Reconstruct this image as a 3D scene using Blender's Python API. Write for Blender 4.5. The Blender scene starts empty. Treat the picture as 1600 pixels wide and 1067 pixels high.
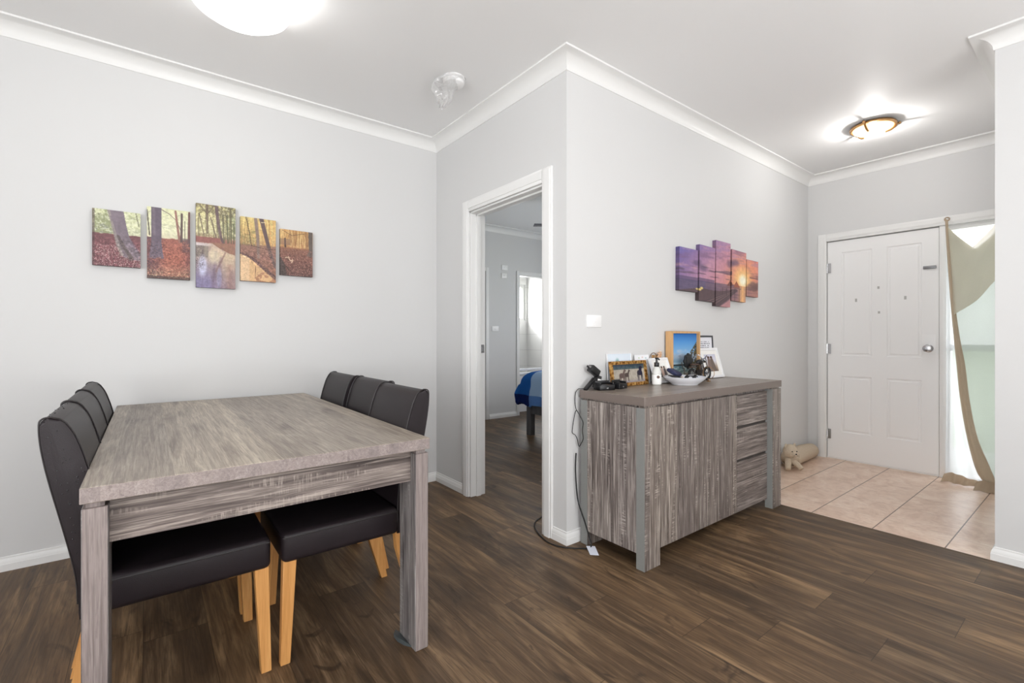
import bpy, bmesh, math, random
import numpy as np
from mathutils import Vector, Matrix, noise as mnoise

C = bpy.context.scene.collection
scene = bpy.context.scene
PI = math.pi
random.seed(7)

# ------------------------------------------------------------------ camera
F_PX, YAW, HZ, CAM_H = 734.2, 0.9118, 526.69, 1.1453
cam_d = bpy.data.cameras.new('camera')
cam = bpy.data.objects.new('camera', cam_d); C.objects.link(cam)
cam_d.sensor_width = 36.0; cam_d.sensor_fit = 'HORIZONTAL'
cam_d.lens = F_PX / 1600 * 36.0
cam_d.shift_y = -(533.5 - HZ) / 1600
cam_d.clip_start = 0.05; cam_d.clip_end = 200
cam.location = (0, 0, CAM_H)
cam.rotation_euler = (PI/2, 0, YAW - PI/2)
scene.camera = cam

# ------------------------------------------------------------------ colour management, world, sun, large lights
scene.view_settings.view_transform = 'Standard'
scene.view_settings.look = 'None'
scene.view_settings.exposure = 0.14
scene.view_settings.gamma = 1.0
scene.view_settings.use_curve_mapping = False
scene.cycles.max_bounces = 10
scene.cycles.diffuse_bounces = 6
scene.cycles.transparent_max_bounces = 12
scene.cycles.sample_clamp_indirect = 6
scene.cycles.use_denoising = True
scene.cycles.caustics_reflective = False
scene.cycles.caustics_refractive = False

world = bpy.data.worlds.new('world'); scene.world = world
world.use_nodes = True
bg = world.node_tree.nodes['Background']
bg.inputs[0].default_value = (0.95, 0.975, 1.0, 1)
bg.inputs[1].default_value = 3.0

def add_light(name, kind, loc, rot, power, color=(1, 1, 1), **kw):
    l = bpy.data.lights.new(name, kind); l.energy = power; l.color = color
    for k, v in kw.items(): setattr(l, k, v)
    o = bpy.data.objects.new(name, l); C.objects.link(o)
    o.location = loc; o.rotation_euler = rot
    return o
# sun (reaches the bathroom through its window)
sd = Vector((0.62, -0.55, -0.52)).to_track_quat('-Z', 'Y').to_euler()
add_light('sun', 'SUN', (0, 20, 20), sd, 3.0, (1, .98, .95), angle=0.12)
# daylight entering through the windows of the living room (behind and left of the camera) and of the bedroom
add_light('daylight_rear_window', 'AREA', (0.6, -2.30, 1.45), (PI/2, 0, 0), 13, (1, .99, .985), shape='RECTANGLE', size=3.4, size_y=1.9)
add_light('daylight_side_window', 'AREA', (-2.12, -0.35, 1.45), (PI/2, 0, -PI/2), 38, (.99, .995, 1), shape='RECTANGLE', size=1.9, size_y=1.8)
# added unseen lamps near those windows, tilted up to brighten the ceiling
add_light('ceiling_fill_rear', 'AREA', (0.6, -2.20, 0.85), (math.radians(160), 0, 0), 98, (1, .99, .98), shape='RECTANGLE', size=3.4, size_y=.9)
add_light('ceiling_fill_side', 'AREA', (-2.05, -0.35, 0.85), (math.radians(148), 0, -PI/2), 34, (1, .99, .98), shape='RECTANGLE', size=1.9, size_y=.9)
add_light('daylight_bedroom_window', 'AREA', (5.30, 3.2, 1.5), (PI/2, 0, PI/2), 29, (1, .985, .965), shape='RECTANGLE', size=1.4, size_y=1.2)
add_light('daylight_entry_sidelight', 'AREA', (5.30, .64, 1.10), (PI/2, 0, PI/2), 5, (.98, .99, 1), shape='RECTANGLE', size=.36, size_y=1.9)
add_light('daylight_bathroom_window', 'AREA', (5.40, 6.97, 1.81), (PI/2, 0, PI), 16, (1, 1, 1), shape='RECTANGLE', size=.6, size_y=.6)

# ------------------------------------------------------------------ helpers: objects
def wloc(o):
    v = Vector((0, 0, 0))
    while o: v += o.location; o = o.parent
    return v
def tag(o, label=None, cat=None, group=None, kind=None):
    if label: o['label'] = label
    if cat: o['category'] = cat
    if group: o['group'] = group
    if kind: o['kind'] = kind
    return o
def thing(name, label, cat, loc=(0, 0, 0), group=None):
    o = bpy.data.objects.new(name, None); o.empty_display_size = 0.1; C.objects.link(o)
    o.location = loc
    return tag(o, label, cat, group)
def link(name, me, mats, parent=None, world=True):
    o = bpy.data.objects.new(name, me); C.objects.link(o)
    for m in (mats if isinstance(mats, (list, tuple)) else [mats]): me.materials.append(m)
    if parent:
        if world:
            me.transform(Matrix.Translation(-wloc(parent)))
        o.parent = parent
    return o

class B:
    def __init__(s): s.bm = bmesh.new(); s.mi = 0
    def _mat(s, faces):
        for f in faces: f.material_index = s.mi
    def box(s, x0, x1, y0, y1, z0, z1, bev=0, seg=2):
        r = bmesh.ops.create_cube(s.bm, size=1)
        vs = r['verts']
        for v in vs:
            v.co = Vector(((x0+x1)/2 + v.co.x*(x1-x0), (y0+y1)/2 + v.co.y*(y1-y0), (z0+z1)/2 + v.co.z*(z1-z0)))
        fs = list({f for v in vs for f in v.link_faces}); s._mat(fs)
        if bev:
            es = list({e for v in vs for e in v.link_edges})
            rr = bmesh.ops.bevel(s.bm, geom=es, offset=bev, segments=seg, profile=0.5, affect='EDGES')
            s._mat(rr['faces'])
            return list({v for f in rr['faces'] for v in f.verts} | {v for v in vs if v.is_valid})
        return vs
    def xf(s, verts, m):
        bmesh.ops.transform(s.bm, matrix=m, verts=verts); return s
    def hexa(s, bottom, top):
        vs = [s.bm.verts.new(p) for p in bottom] + [s.bm.verts.new(p) for p in top]
        n = len(bottom); fs = []
        fs.append(s.bm.faces.new(vs[:n][::-1])); fs.append(s.bm.faces.new(vs[n:]))
        for i in range(n): fs.append(s.bm.faces.new((vs[i], vs[(i+1) % n], vs[n+(i+1) % n], vs[n+i])))
        s._mat(fs); return vs
    def prism(s, pts, axis, a, b):
        """pts 2D polygon, extruded along axis from a to b (other axes in cyclic xyz order)"""
        def mk(p, t):
            return {'x': (t, p[0], p[1]), 'y': (p[0], t, p[1]), 'z': (p[0], p[1], t)}[axis]
        return s.hexa([mk(p, a) for p in pts], [mk(p, b) for p in pts])
    def lathe(s, prof, c, seg=32, axis='z', cap=True):
        rings = []
        for r, h in prof:
            ring = []
            for i in range(seg):
                t = 2*PI*i/seg; a, b = r*math.cos(t), r*math.sin(t)
                p = {'z': (a, b, h), 'y': (a, h, b), 'x': (h, a, b)}[axis]
                ring.append(s.bm.verts.new((c[0]+p[0], c[1]+p[1], c[2]+p[2])))
            rings.append(ring)
        fs = []
        for k in range(len(rings)-1):
            for i in range(seg):
                fs.append(s.bm.faces.new((rings[k][i], rings[k][(i+1) % seg], rings[k+1][(i+1) % seg], rings[k+1][i])))
        if cap:
            fs.append(s.bm.faces.new(rings[0][::-1])); fs.append(s.bm.faces.new(rings[-1]))
        s._mat(fs); return [v for r in rings for v in r]
    def tube(s, pts, r, seg=8, cap=True, closed=False):
        pts = [Vector(p) for p in pts]; n = len(pts); rings = []
        rr = r if isinstance(r, (list, tuple)) else [r]*n
        up = None
        for i in range(n):
            if closed: d = pts[(i+1) % n] - pts[i-1]
            else: d = pts[min(i+1, n-1)] - pts[max(i-1, 0)]
            if d.length < 1e-9: d = Vector((0, 0, 1))
            d.normalize()
            if up is None:
                up = Vector((0, 0, 1)) if abs(d.z) < 0.9 else Vector((1, 0, 0))
            a = d.cross(up)
            if a.length < 1e-6: a = d.cross(Vector((0, 1, 0)))
            a.normalize(); b = a.cross(d).normalized(); up = b
            rings.append([s.bm.verts.new(pts[i] + (a*math.cos(2*PI*k/seg) + b*math.sin(2*PI*k/seg))*rr[i]) for k in range(seg)])
        fs = []
        for i in range(n if closed else n-1):
            R0, R1 = rings[i], rings[(i+1) % n]
            for k in range(seg): fs.append(s.bm.faces.new((R0[k], R0[(k+1) % seg], R1[(k+1) % seg], R1[k])))
        if cap and not closed:
            fs.append(s.bm.faces.new(rings[0][::-1])); fs.append(s.bm.faces.new(rings[-1]))
        s._mat(fs); return [v for R in rings for v in R]
    def ball(s, c, r, sx=1, sy=1, sz=1, u=20, v=12):
        q = bmesh.ops.create_uvsphere(s.bm, u_segments=u, v_segments=v, radius=r)['verts']
        for w in q: w.co = Vector((c[0]+w.co.x*sx, c[1]+w.co.y*sy, c[2]+w.co.z*sz))
        s._mat(list({f for w in q for f in w.link_faces})); return q
    def torus(s, c, R, r, axis='z', seg=40, sub=10):
        pts = []
        for i in range(seg):
            t = 2*PI*i/seg; a, b = R*math.cos(t), R*math.sin(t)
            p = {'z': (a, b, 0), 'y': (a, 0, b), 'x': (0, a, b)}[axis]
            pts.append((c[0]+p[0], c[1]+p[1], c[2]+p[2]))
        return s.tube(pts, r, seg=sub, closed=True)
    def obj(s, name, mats, parent=None, smooth=None, world=True, flat=False):
        bm = s.bm
        bmesh.ops.recalc_face_normals(bm, faces=bm.faces)
        if not flat:
            for f in bm.faces: f.smooth = True
        me = bpy.data.meshes.new(name); bm.to_mesh(me); bm.free()
        if not flat: me.set_sharp_from_angle(angle=math.radians(smooth or 35))
        return link(name, me, mats, parent, world)

def smoothpath(pts, n=6):
    """Catmull-Rom through the points"""
    P = [Vector(p) for p in pts]; out = []
    for i in range(len(P)-1):
        a, b, c, d = P[max(i-1, 0)], P[i], P[i+1], P[min(i+2, len(P)-1)]
        for k in range(n):
            t = k/n
            out.append(0.5*((2*b) + (c-a)*t + (2*a-5*b+4*c-d)*t*t + (3*b-a-3*c+d)*t**3))
    out.append(P[-1]); return out

# ------------------------------------------------------------------ helpers: materials
def lin(c):
    c = c/255.0
    return c/12.92 if c <= 0.04045 else ((c+0.055)/1.055)**2.4
def rgb(r, g, b): return (lin(r), lin(g), lin(b), 1)
class G:
    def __init__(s, name, rough=0.5, metal=0.0, spec=0.5):
        s.m = bpy.data.materials.new(name); s.m.use_nodes = True
        s.t = s.m.node_tree; s.b = s.t.nodes['Principled BSDF']; s.out = s.t.nodes['Material Output']
        s.b.inputs['Roughness'].default_value = rough; s.b.inputs['Metallic'].default_value = metal
        s.b.inputs['Specular IOR Level'].default_value = spec
    def set(s, sock, v):
        if isinstance(v, bpy.types.NodeSocket): s.t.links.new(v, sock)
        else:
            if isinstance(v, tuple) and len(v) == 3 and sock.type == 'RGBA': v = v + (1,)
            sock.default_value = v
    def n(s, typ, **kw):
        nd = s.t.nodes.new('ShaderNode'+typ)
        for k, v in kw.items(): setattr(nd, k, v)
        return nd
    def co(s, rnd=True):
        o = s.n('TexCoord').outputs['Object']
        if not rnd: return o
        r = s.n('ObjectInfo').outputs['Random']
        cx = s.n('CombineXYZ')
        for i, k in enumerate((7.3, 5.1, 9.7)): s.set(cx.inputs[i], s.math('MULTIPLY', r, k))
        a = s.n('VectorMath', operation='ADD'); s.set(a.inputs[0], o); s.set(a.inputs[1], cx.outputs[0]); return a.outputs[0]
    def scale(s, v, sc):
        a = s.n('VectorMath', operation='MULTIPLY'); s.set(a.inputs[0], v); a.inputs[1].default_value = sc; return a.outputs[0]
    def vadd(s, v, w):
        a = s.n('VectorMath', operation='ADD'); s.set(a.inputs[0], v); s.set(a.inputs[1], w); return a.outputs[0]
    def sep(s, v):
        a = s.n('SeparateXYZ'); s.set(a.inputs[0], v); return a.outputs
    def comb(s, x, y, z):
        a = s.n('CombineXYZ'); s.set(a.inputs[0], x); s.set(a.inputs[1], y); s.set(a.inputs[2], z); return a.outputs[0]
    def math(s, op, a, b=0.0, c=None, clamp=False):
        nd = s.n('Math', operation=op, use_clamp=clamp); s.set(nd.inputs[0], a); s.set(nd.inputs[1], b)
        if c is not None: s.set(nd.inputs[2], c)
        return nd.outputs[0]
    def noise(s, v, scale=1, detail=3, rough=0.5, dist=0):
        nd = s.n('TexNoise'); s.set(nd.inputs['Vector'], v)
        nd.inputs['Scale'].default_value = scale; nd.inputs['Detail'].default_value = detail
        nd.inputs['Roughness'].default_value = rough; nd.inputs['Distortion'].default_value = dist
        return nd.outputs['Fac']
    def white(s, v):
        nd = s.n('TexWhiteNoise', noise_dimensions='3D'); s.set(nd.inputs['Vector'], v); return nd.outputs['Value']
    def ramp(s, f, stops):
        nd = s.n('ValToRGB'); cr = nd.color_ramp
        while len(cr.elements) > 1: cr.elements.remove(cr.elements[-1])
        for i, (p, c) in enumerate(stops):
            e = cr.elements[0] if i == 0 else cr.elements.new(p)
            e.position = p
            e.color = (c, c, c, 1) if isinstance(c, (int, float)) else c
        s.set(nd.inputs[0], f); return nd.outputs[0]
    def mix(s, f, a, b, mode='MIX'):
        nd = s.n('Mix', data_type='RGBA', blend_type=mode)
        s.set(nd.inputs[0], f); s.set(nd.inputs[6], a); s.set(nd.inputs[7], b); return nd.outputs[2]
    def color(s, c): s.set(s.b.inputs['Base Color'], c); return s
    def bump(s, h, strength=0.2, dist=0.002):
        nd = s.n('Bump'); nd.inputs['Strength'].default_value = strength; nd.inputs['Distance'].default_value = dist
        s.set(nd.inputs['Height'], h); s.set(s.b.inputs['Normal'], nd.outputs[0]); return s

def plain(name, c, rough=0.5, metal=0.0, spec=0.5, var=0.06, scale=30, bump=0.0):
    g = G(name, rough, metal, spec)
    f = g.noise(g.co(), scale, 3)
    a = tuple(x*(1-var) for x in c[:3]) + (1,); b = tuple(min(1, x*(1+var)) for x in c[:3]) + (1,)
    g.color(g.mix(f, a, b))
    if bump: g.bump(g.noise(g.co(), scale*4, 2), bump)
    return g.m

def paint(name, c, rough=0.6):
    g = G(name, rough, 0, 0.3)
    f = g.noise(g.co(False), 2.2, 3)
    g.color(g.mix(f, tuple(x*0.985 for x in c[:3])+(1,), c))
    g.bump(g.noise(g.co(False), 260, 2), 0.06, 0.001)
    return g.m

def wood(name, axis, dark, mid, light, boards=None, saw=0.5, streak=1.0, rough=0.5, fine=1.0, endax=None, endcol=None, bright=1.0, cross=9.0):
    """axis = grain direction 0/1/2; boards=(cross axis, width)"""
    g = G(name, rough, 0, 0.35)
    v = g.co()
    if boards:
        ax, w = boards
        raw = g.co(False); comp = g.sep(raw)[ax]
        idx = g.math('FLOOR', g.math('DIVIDE', g.math('ADD', comp, 10.013), w))
        h = g.white(g.comb(idx, 3.7, 1.3))
        h2 = g.white(g.comb(idx, 9.1, 5.3))
        off = [0.0, 0.0, 0.0]; off[axis] = g.math('MULTIPLY', h, 7.0)
        off[ax] = g.math('MULTIPLY', idx, 0.73)
        v = g.vadd(v, g.comb(*off))
    def sc(long, cr):
        q = [cr, cr, cr]; q[axis] = long; return g.scale(v, tuple(q))
    base = g.noise(sc(0.9, cross), 1.0, 4, 0.55, 1.6)
    rings = g.noise(sc(1.5, cross*3.2), 1.0, 5, 0.62, 2.0)
    midn = g.noise(sc(2.0*fine, 74*fine), 1.0, 4, 0.62, 1.7)
    fn = g.noise(sc(8*fine, 260*fine), 1.0, 3, 0.65, 0.3)
    col = g.ramp(base, [(0.28, dark), (0.44, mid), (0.58, mid), (0.72, light)])
    rr = g.ramp(rings, [(0.34, 1.0), (0.45, 0.0), (0.52, 0.35), (0.56, 0.0)])
    col = g.mix(g.math('MULTIPLY', rr, 0.75*streak), col, dark)
    col = g.mix(g.math('MULTIPLY', g.ramp(rings, [(0.58, 0.0), (0.70, 1.0)]), 0.6*streak), col, light)
    col = g.mix(g.math('MULTIPLY', g.ramp(midn, [(0.40, 1.0), (0.47, 0.0)]), 0.7*streak), col, dark)
    col = g.mix(g.math('MULTIPLY', g.ramp(midn, [(0.53, 0.0), (0.60, 1.0)]), 0.7*streak), col, light)
    col = g.mix(g.math('MULTIPLY', g.ramp(fn, [(0.38, 1.0), (0.52, 0.0)]), 0.42), col, dark)
    if saw:
        wv = g.noise(sc(170, 16), 1.0, 2, 0.5, 0.6)
        msk = g.noise(sc(3.2, 20), 1.0, 2, 0.5, 0.8)
        k = g.math('MULTIPLY', g.ramp(wv, [(0.50, 0.0), (0.60, 1.0)]), g.ramp(msk, [(0.56, 0.0), (0.68, 1.0)]))
        col = g.mix(g.math('MULTIPLY', k, saw*.75), col, tuple(min(1, x*1.22) for x in light[:3])+(1,))
    if boards:
        col = g.mix(1.0, col, g.mix(h2, (0.80, 0.79, 0.80, 1), (1.12, 1.11, 1.08, 1)), 'MULTIPLY')
    g.color(col)
    g.bump(fn, 0.12, 0.0006)
    return g.m

def emit(name, c, strength):
    g = G(name); e = g.n('Emission'); e.inputs[0].default_value = c; e.inputs[1].default_value = strength
    g.t.links.new(e.outputs[0], g.out.inputs[0]); return g.m
def glass(name, tint=(1, 1, 1, 1), refl=0.08, rough=0.02):
    g = G(name); tr = g.n('BsdfTransparent'); tr.inputs[0].default_value = tint
    gl = g.n('BsdfGlossy'); gl.inputs['Roughness'].default_value = rough
    mx = g.n('MixShader'); mx.inputs[0].default_value = refl
    g.t.links.new(tr.outputs[0], mx.inputs[1]); g.t.links.new(gl.outputs[0], mx.inputs[2]); g.t.links.new(mx.outputs[0], g.out.inputs[0]); return g.m
def fabric_sheer(name, c, trans=0.5, through=0.12):
    g = G(name)
    nz = g.noise(g.co(), 240, 2)
    col = g.mix(nz, tuple(x*0.9 for x in c[:3])+(1,), c)
    d = g.n('BsdfDiffuse'); g.set(d.inputs[0], col)
    t = g.n('BsdfTranslucent'); g.set(t.inputs[0], col)
    p = g.n('BsdfTransparent')
    m1 = g.n('MixShader'); m1.inputs[0].default_value = trans
    m2 = g.n('MixShader'); m2.inputs[0].default_value = through
    L = g.t.links.new
    L(d.outputs[0], m1.inputs[1]); L(t.outputs[0], m1.inputs[2]); L(m1.outputs[0], m2.inputs[1]); L(p.outputs[0], m2.inputs[2]); L(m2.outputs[0], g.out.inputs[0])
    return g.m
def leather(name, c, rough=0.38):
    g = G(name, rough, 0, 0.28)
    f = g.noise(g.co(), 12, 4)
    g.color(g.mix(f, tuple(x*0.8 for x in c[:3])+(1,), tuple(x*1.15 for x in c[:3])+(1,)))
    vo = g.n('TexVoronoi'); g.set(vo.inputs['Vector'], g.co()); vo.inputs['Scale'].default_value = 420
    g.bump(vo.outputs['Distance'], 0.25, 0.0006)
    return g.m
def attr_mat(name, rough=0.6):
    g = G(name, rough, 0, 0.3); a = g.n('Attribute'); a.attribute_name = 'Col'
    g.set(g.b.inputs['Base Color'], a.outputs['Color']); return g.m

M = {}
M['wall'] = paint('wall_paint', rgb(209, 209, 209))
M['ceil'] = paint('ceiling_paint', rgb(232, 232, 232))
M['trim'] = paint('trim_gloss_white', rgb(228, 228, 227), 0.35)
M['door'] = paint('door_white', rgb(236, 236, 236), 0.4)
M['dark_gap'] = plain('dark_gap', rgb(30, 28, 27), 0.8)
M['leather'] = leather('dark_brown_leather', rgb(33, 27, 30), 0.42)
M['piping'] = plain('leather_piping', rgb(34, 29, 30), 0.45)
M['beech'] = wood('honey_beech', 2, rgb(176, 122, 66), rgb(201, 147, 88), rgb(218, 168, 108), saw=0, streak=0.25, rough=0.4)
M['chrome'] = plain('brushed_chrome', rgb(190, 190, 192), 0.25, 1.0, var=0.03)
M['brass'] = plain('brass', rgb(205, 160, 110), 0.28, 1.0, var=0.05)
M['black'] = plain('black_plastic', rgb(18, 18, 21), 0.35)
M['black_matte'] = plain('black_rubber', rgb(20, 20, 21), 0.7)
M['white_plastic'] = plain('white_plastic', rgb(236, 236, 236), 0.35, var=0.01)
M['white_frame'] = plain('white_frame_paint', rgb(230, 230, 232), 0.4, var=0.02)
M['ceramic'] = plain('white_ceramic', rgb(232, 234, 240), 0.15, var=0.01)
M['glass'] = glass('window_glass')
M['img'] = attr_mat('printed_picture', 0.55)
M['img_gloss'] = attr_mat('glossy_print', 0.25)
T_D, T_M, T_L = rgb(112, 102, 97), rgb(150, 141, 132), rgb(176, 167, 155)
M['t_top'] = wood('table_top_oak', 1, rgb(112, 102, 95), rgb(161, 151, 139), rgb(194, 185, 170), boards=(0, 0.137), saw=0.15, streak=0.6, rough=0.42, cross=6)
M['t_edge'] = wood('table_edge_oak', 1, rgb(120, 109, 108), rgb(146, 135, 132), rgb(166, 156, 152), boards=(0, 0.036), saw=0.0, streak=0.5, rough=0.5, cross=30)
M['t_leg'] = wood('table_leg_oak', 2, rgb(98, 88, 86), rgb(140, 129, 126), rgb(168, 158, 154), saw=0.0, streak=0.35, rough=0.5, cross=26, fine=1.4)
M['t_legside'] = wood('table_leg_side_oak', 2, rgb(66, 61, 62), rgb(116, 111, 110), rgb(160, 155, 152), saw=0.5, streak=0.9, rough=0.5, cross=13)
M['t_apron'] = wood('table_apron_oak', 0, rgb(64, 55, 53), rgb(126, 115, 110), rgb(180, 169, 160), saw=0.55, streak=0.8, rough=0.5, cross=11)
M['s_v'] = wood('sideboard_oak_upright', 2, rgb(74, 65, 61), rgb(132, 122, 116), rgb(184, 175, 167), boards=(0, 0.143), saw=0.85, streak=1.0, rough=0.5, cross=12)
M['s_vy'] = wood('sideboard_oak_side', 2, rgb(76, 68, 66), rgb(136, 127, 123), rgb(188, 180, 174), boards=(1, 0.12), saw=0.85, streak=1.0, rough=0.5, cross=12)
M['s_h'] = wood('sideboard_oak_drawer', 0, rgb(72, 63, 60), rgb(126, 116, 111), rgb(176, 166, 159), saw=0.3, streak=1.0, rough=0.5, cross=14)
M['s_top'] = wood('sideboard_top_oak', 0, rgb(98, 87, 79), rgb(136, 124, 114), rgb(160, 149, 138), saw=0.0, streak=0.7, rough=0.3, cross=9)
M['s_edge'] = plain('sideboard_edge_band', rgb(116, 105, 99), 0.5, var=0.08, scale=220)
M['s_grey'] = plain('grey_edge_band', rgb(130, 131, 129), 0.5, var=0.07, scale=160)

# floor: dark vinyl planks running along Y
g = G('vinyl_plank_floor', 0.42, 0, 0.28)
v = g.co(False); X, Y, Z_ = g.sep(v)
W_, L_ = 0.2036, 1.22
u = g.math('DIVIDE', g.math('ADD', X, 20*W_ - 0.596), W_)
ix = g.math('FLOOR', u); fx = g.math('FRACT', u)
hx = g.white(g.comb(ix, 2.2, 7.1))
w = g.math('DIVIDE', g.math('ADD', Y, g.math('ADD', 20.0, g.math('MULTIPLY', hx, L_))), L_)
iy = g.math('FLOOR', w); fy = g.math('FRACT', w)
h1 = g.white(g.comb(ix, iy, 1.7)); h2 = g.white(g.comb(ix, iy, 8.3))
vv = g.vadd(v, g.comb(g.math('MULTIPLY', h1, 5.0), g.math('MULTIPLY', h2, 9.0), 0.0))
b1 = g.noise(g.scale(vv, (7, 0.9, 1)), 1, 4, .6, 1.8)
b2 = g.noise(g.scale(vv, (34, 1.6, 1)), 1, 5, .65, 1.2)
b3 = g.noise(g.scale(vv, (170, 7, 1)), 1, 3, .6, .3)
kn = g.noise(g.scale(vv, (7.0, 3.2, 1)), 1, 3, .5, 2.5)
D_, M_, L2 = rgb(57, 43, 31), rgb(97, 77, 57), rgb(143, 118, 90)
col = g.ramp(b1, [(0.30, rgb(74, 60, 47)), (0.5, M_), (0.72, L2)])
col = g.mix(g.math('MULTIPLY', g.ramp(b2, [(0.34, 1.0), (0.5, 0.0)]), .6), col, D_)
col = g.mix(g.math('MULTIPLY', g.ramp(b2, [(0.56, 0.0), (0.72, 1.0)]), .45), col, L2)
col = g.mix(g.math('MULTIPLY', g.ramp(b3, [(0.36, 1.0), (0.52, 0.0)]), .5), col, D_)
col = g.mix(g.math('MULTIPLY', g.ramp(kn, [(0.27, 1.0), (0.36, 0.0)]), .65), col, rgb(48, 38, 31))
col = g.mix(1.0, col, g.mix(h1, (0.78, 0.78, 0.80, 1), (1.2, 1.17, 1.12, 1)), 'MULTIPLY')
ex = g.math('MINIMUM', fx, g.math('SUBTRACT', 1.0, fx)); ey = g.math('MINIMUM', fy, g.math('SUBTRACT', 1.0, fy))
seam = g.math('MAXIMUM', g.math('LESS_THAN', ex, 0.006), g.math('LESS_THAN', ey, 0.0012))
col = g.mix(g.math('MULTIPLY', seam, .6), col, rgb(35, 28, 22))
g.color(col); g.bump(g.math('SUBTRACT', b3, g.math('MULTIPLY', seam, 2.0)), 0.15, 0.0008)
g.set(g.b.inputs['Roughness'], g.math('ADD', 0.36, g.math('MULTIPLY', b3, 0.2)))
M['floor'] = g.m

# entry tiles
g = G('entry_tile', 0.28, 0, 0.5)
v = g.co(False); X, Y, Z_ = g.sep(v)
u = g.math('DIVIDE', g.math('ADD', X, 34-3.67), 0.34); w = g.math('DIVIDE', g.math('ADD', Y, 32.5-0.578), 0.325)
ix, fx, iy, fy = g.math('FLOOR', u), g.math('FRACT', u), g.math('FLOOR', w), g.math('FRACT', w)
h1 = g.white(g.comb(ix, iy, 4.1))
vv = g.vadd(v, g.comb(g.math('MULTIPLY', h1, 3.0), g.math('MULTIPLY', h1, 8.0), 0.0))
n1 = g.noise(g.scale(vv, (5, 7, 1)), 1, 5, .65, 1.0); n2 = g.noise(g.scale(vv, (55, 18, 1)), 1, 3, .6, .8)
col = g.ramp(n1, [(0.3, rgb(204, 174, 152)), (0.5, rgb(224, 198, 178)), (0.7, rgb(236, 216, 198))])
col = g.mix(g.math('MULTIPLY', g.ramp(n2, [(0.34, 1.0), (0.52, 0.0)]), .45), col, rgb(190, 158, 138))
ex = g.math('MINIMUM', fx, g.math('SUBTRACT', 1.0, fx)); ey = g.math('MINIMUM', fy, g.math('SUBTRACT', 1.0, fy))
gr = g.math('MAXIMUM', g.math('MULTIPLY', g.math('LESS_THAN', ex, 0.0035), .5), g.math('LESS_THAN', ey, 0.009))
col = g.mix(gr, col, rgb(110, 88, 72)); g.color(col)
g.bump(g.math('SUBTRACT', 1.0, gr), 0.4, 0.001); M['tile'] = g.m
# bathroom wall tile
g = G('bathroom_tile', 0.2, 0, 0.5); v = g.co(False); X, Y, Z_ = g.sep(v)
def edge(c, s_, w_):
    f = g.math('FRACT', g.math('DIVIDE', g.math('ADD', c, 30.0), s_)); return g.math('LESS_THAN', g.math('MINIMUM', f, g.math('SUBTRACT', 1.0, f)), w_)
gr = g.math('MAXIMUM', edge(Z_, 0.30, 0.008), g.math('MAXIMUM', edge(Y, 0.6, 0.004), edge(X, 0.6, 0.004)))
g.color(g.mix(gr, rgb(228, 228, 226), rgb(190, 190, 188))); M['btile'] = g.m
g = G('lawn', 0.9); nz = g.noise(g.co(False), 18, 5, .7)
g.color(g.ramp(nz, [(0.3, rgb(120, 136, 104)), (0.7, rgb(168, 182, 150))])); M['lawn'] = g.m
# ------------------------------------------------------------------ the setting
H = 2.7
XB, YA, YC, XD, XE, YE = 1.8275, 3.347, 1.8665, 5.118, 3.4425, 0.3898
TH = 0.12
def struct(o): o['kind'] = 'structure'; return o
def wall(name, axis, c0, c1, s0, s1, z0=0, z1=H, holes=(), mats=None):
    """axis 'x': wall plane X from c0..c1, running s0..s1 along Y"""
    b = B()
    cs = sorted({s0, s1, *[h[0] for h in holes], *[h[1] for h in holes]})
    for a, d in zip(cs[:-1], cs[1:]):
        zs = [(z0, z1)]
        for h in holes:
            if h[0] <= a and h[1] >= d:
                nz = []
                for p, q in zs:
                    if h[2] > p: nz.append((p, min(q, h[2])))
                    if h[3] < q: nz.append((max(p, h[3]), q))
                zs = nz
        for p, q in zs:
            if axis == 'x': b.box(c0, c1, a, d, p, q)
            else: b.box(a, d, c0, c1, p, q)
    bmesh.ops.remove_doubles(b.bm, verts=b.bm.verts, dist=1e-5)
    return struct(b.obj(name, mats or M['wall'], flat=True))
DY0, DY1, DZ = 2.055, 2.850, 2.042           # bedroom doorway clear opening
wall('wall_left', 'y', YA, YA+TH, -2.32, XB)
wall('wall_doorway', 'x', XB, XB+TH, YC, YA+TH, holes=[(DY0-.0, DY1+.0, 0, DZ)])
wall('wall_middle', 'y', YC, YC+TH, XB+TH, XD+TH)
wall('wall_front', 'x', XD, XD+TH, YE-TH, YC, holes=[(0.42, 1.704, 0, 2.052)])
wall('wall_hall', 'y', YE-TH, YE, XE, XD)
wall('wall_right', 'x', XE, XE+TH, -2.40, YE-TH)
wall('wall_rear', 'y', -2.52, -2.40, -2.32, XE+TH, holes=[(-1.2, 2.4, .5, 2.4)])
wall('wall_side', 'x', -2.32, -2.20, -2.40, YA, holes=[(-1.3, 1.9, .55, 2.35)])
wall('wall_bedroom_near', 'x', XB, XB+TH, YA+TH, 5.38)
BDX0, BDX1 = 4.297, 5.06
wall('wall_bedroom_far', 'y', 5.38, 5.48, XB, 5.52, holes=[(2.90, 3.70, 0, 2.06), (BDX0, BDX1, 0, 2.06)])
wall('wall_bedroom_side', 'x', 5.40, 5.52, YC+TH, 5.38, holes=[(2.4, 4.0, .9, 2.2)])
wall('wall_bathroom_side', 'x', 5.79, 5.91, 5.48, 7.0, mats=M['btile'])
wall('wall_bathroom_near', 'x', 3.85, 3.97, 5.48, 7.0, mats=M['btile'])
wall('wall_bathroom_far', 'y', 7.0, 7.12, 3.85, 5.91, holes=[(5.05, 5.75, 1.47, 2.15)], mats=M['btile'])
wall('wall_closet', 'y', 6.0, 6.1, 2.6, 3.85)
b = B(); b.box(5.52, 5.91, 5.38, 5.48, 0, H); struct(b.obj('wall_bathroom_return', M['wall'], flat=True))

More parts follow.
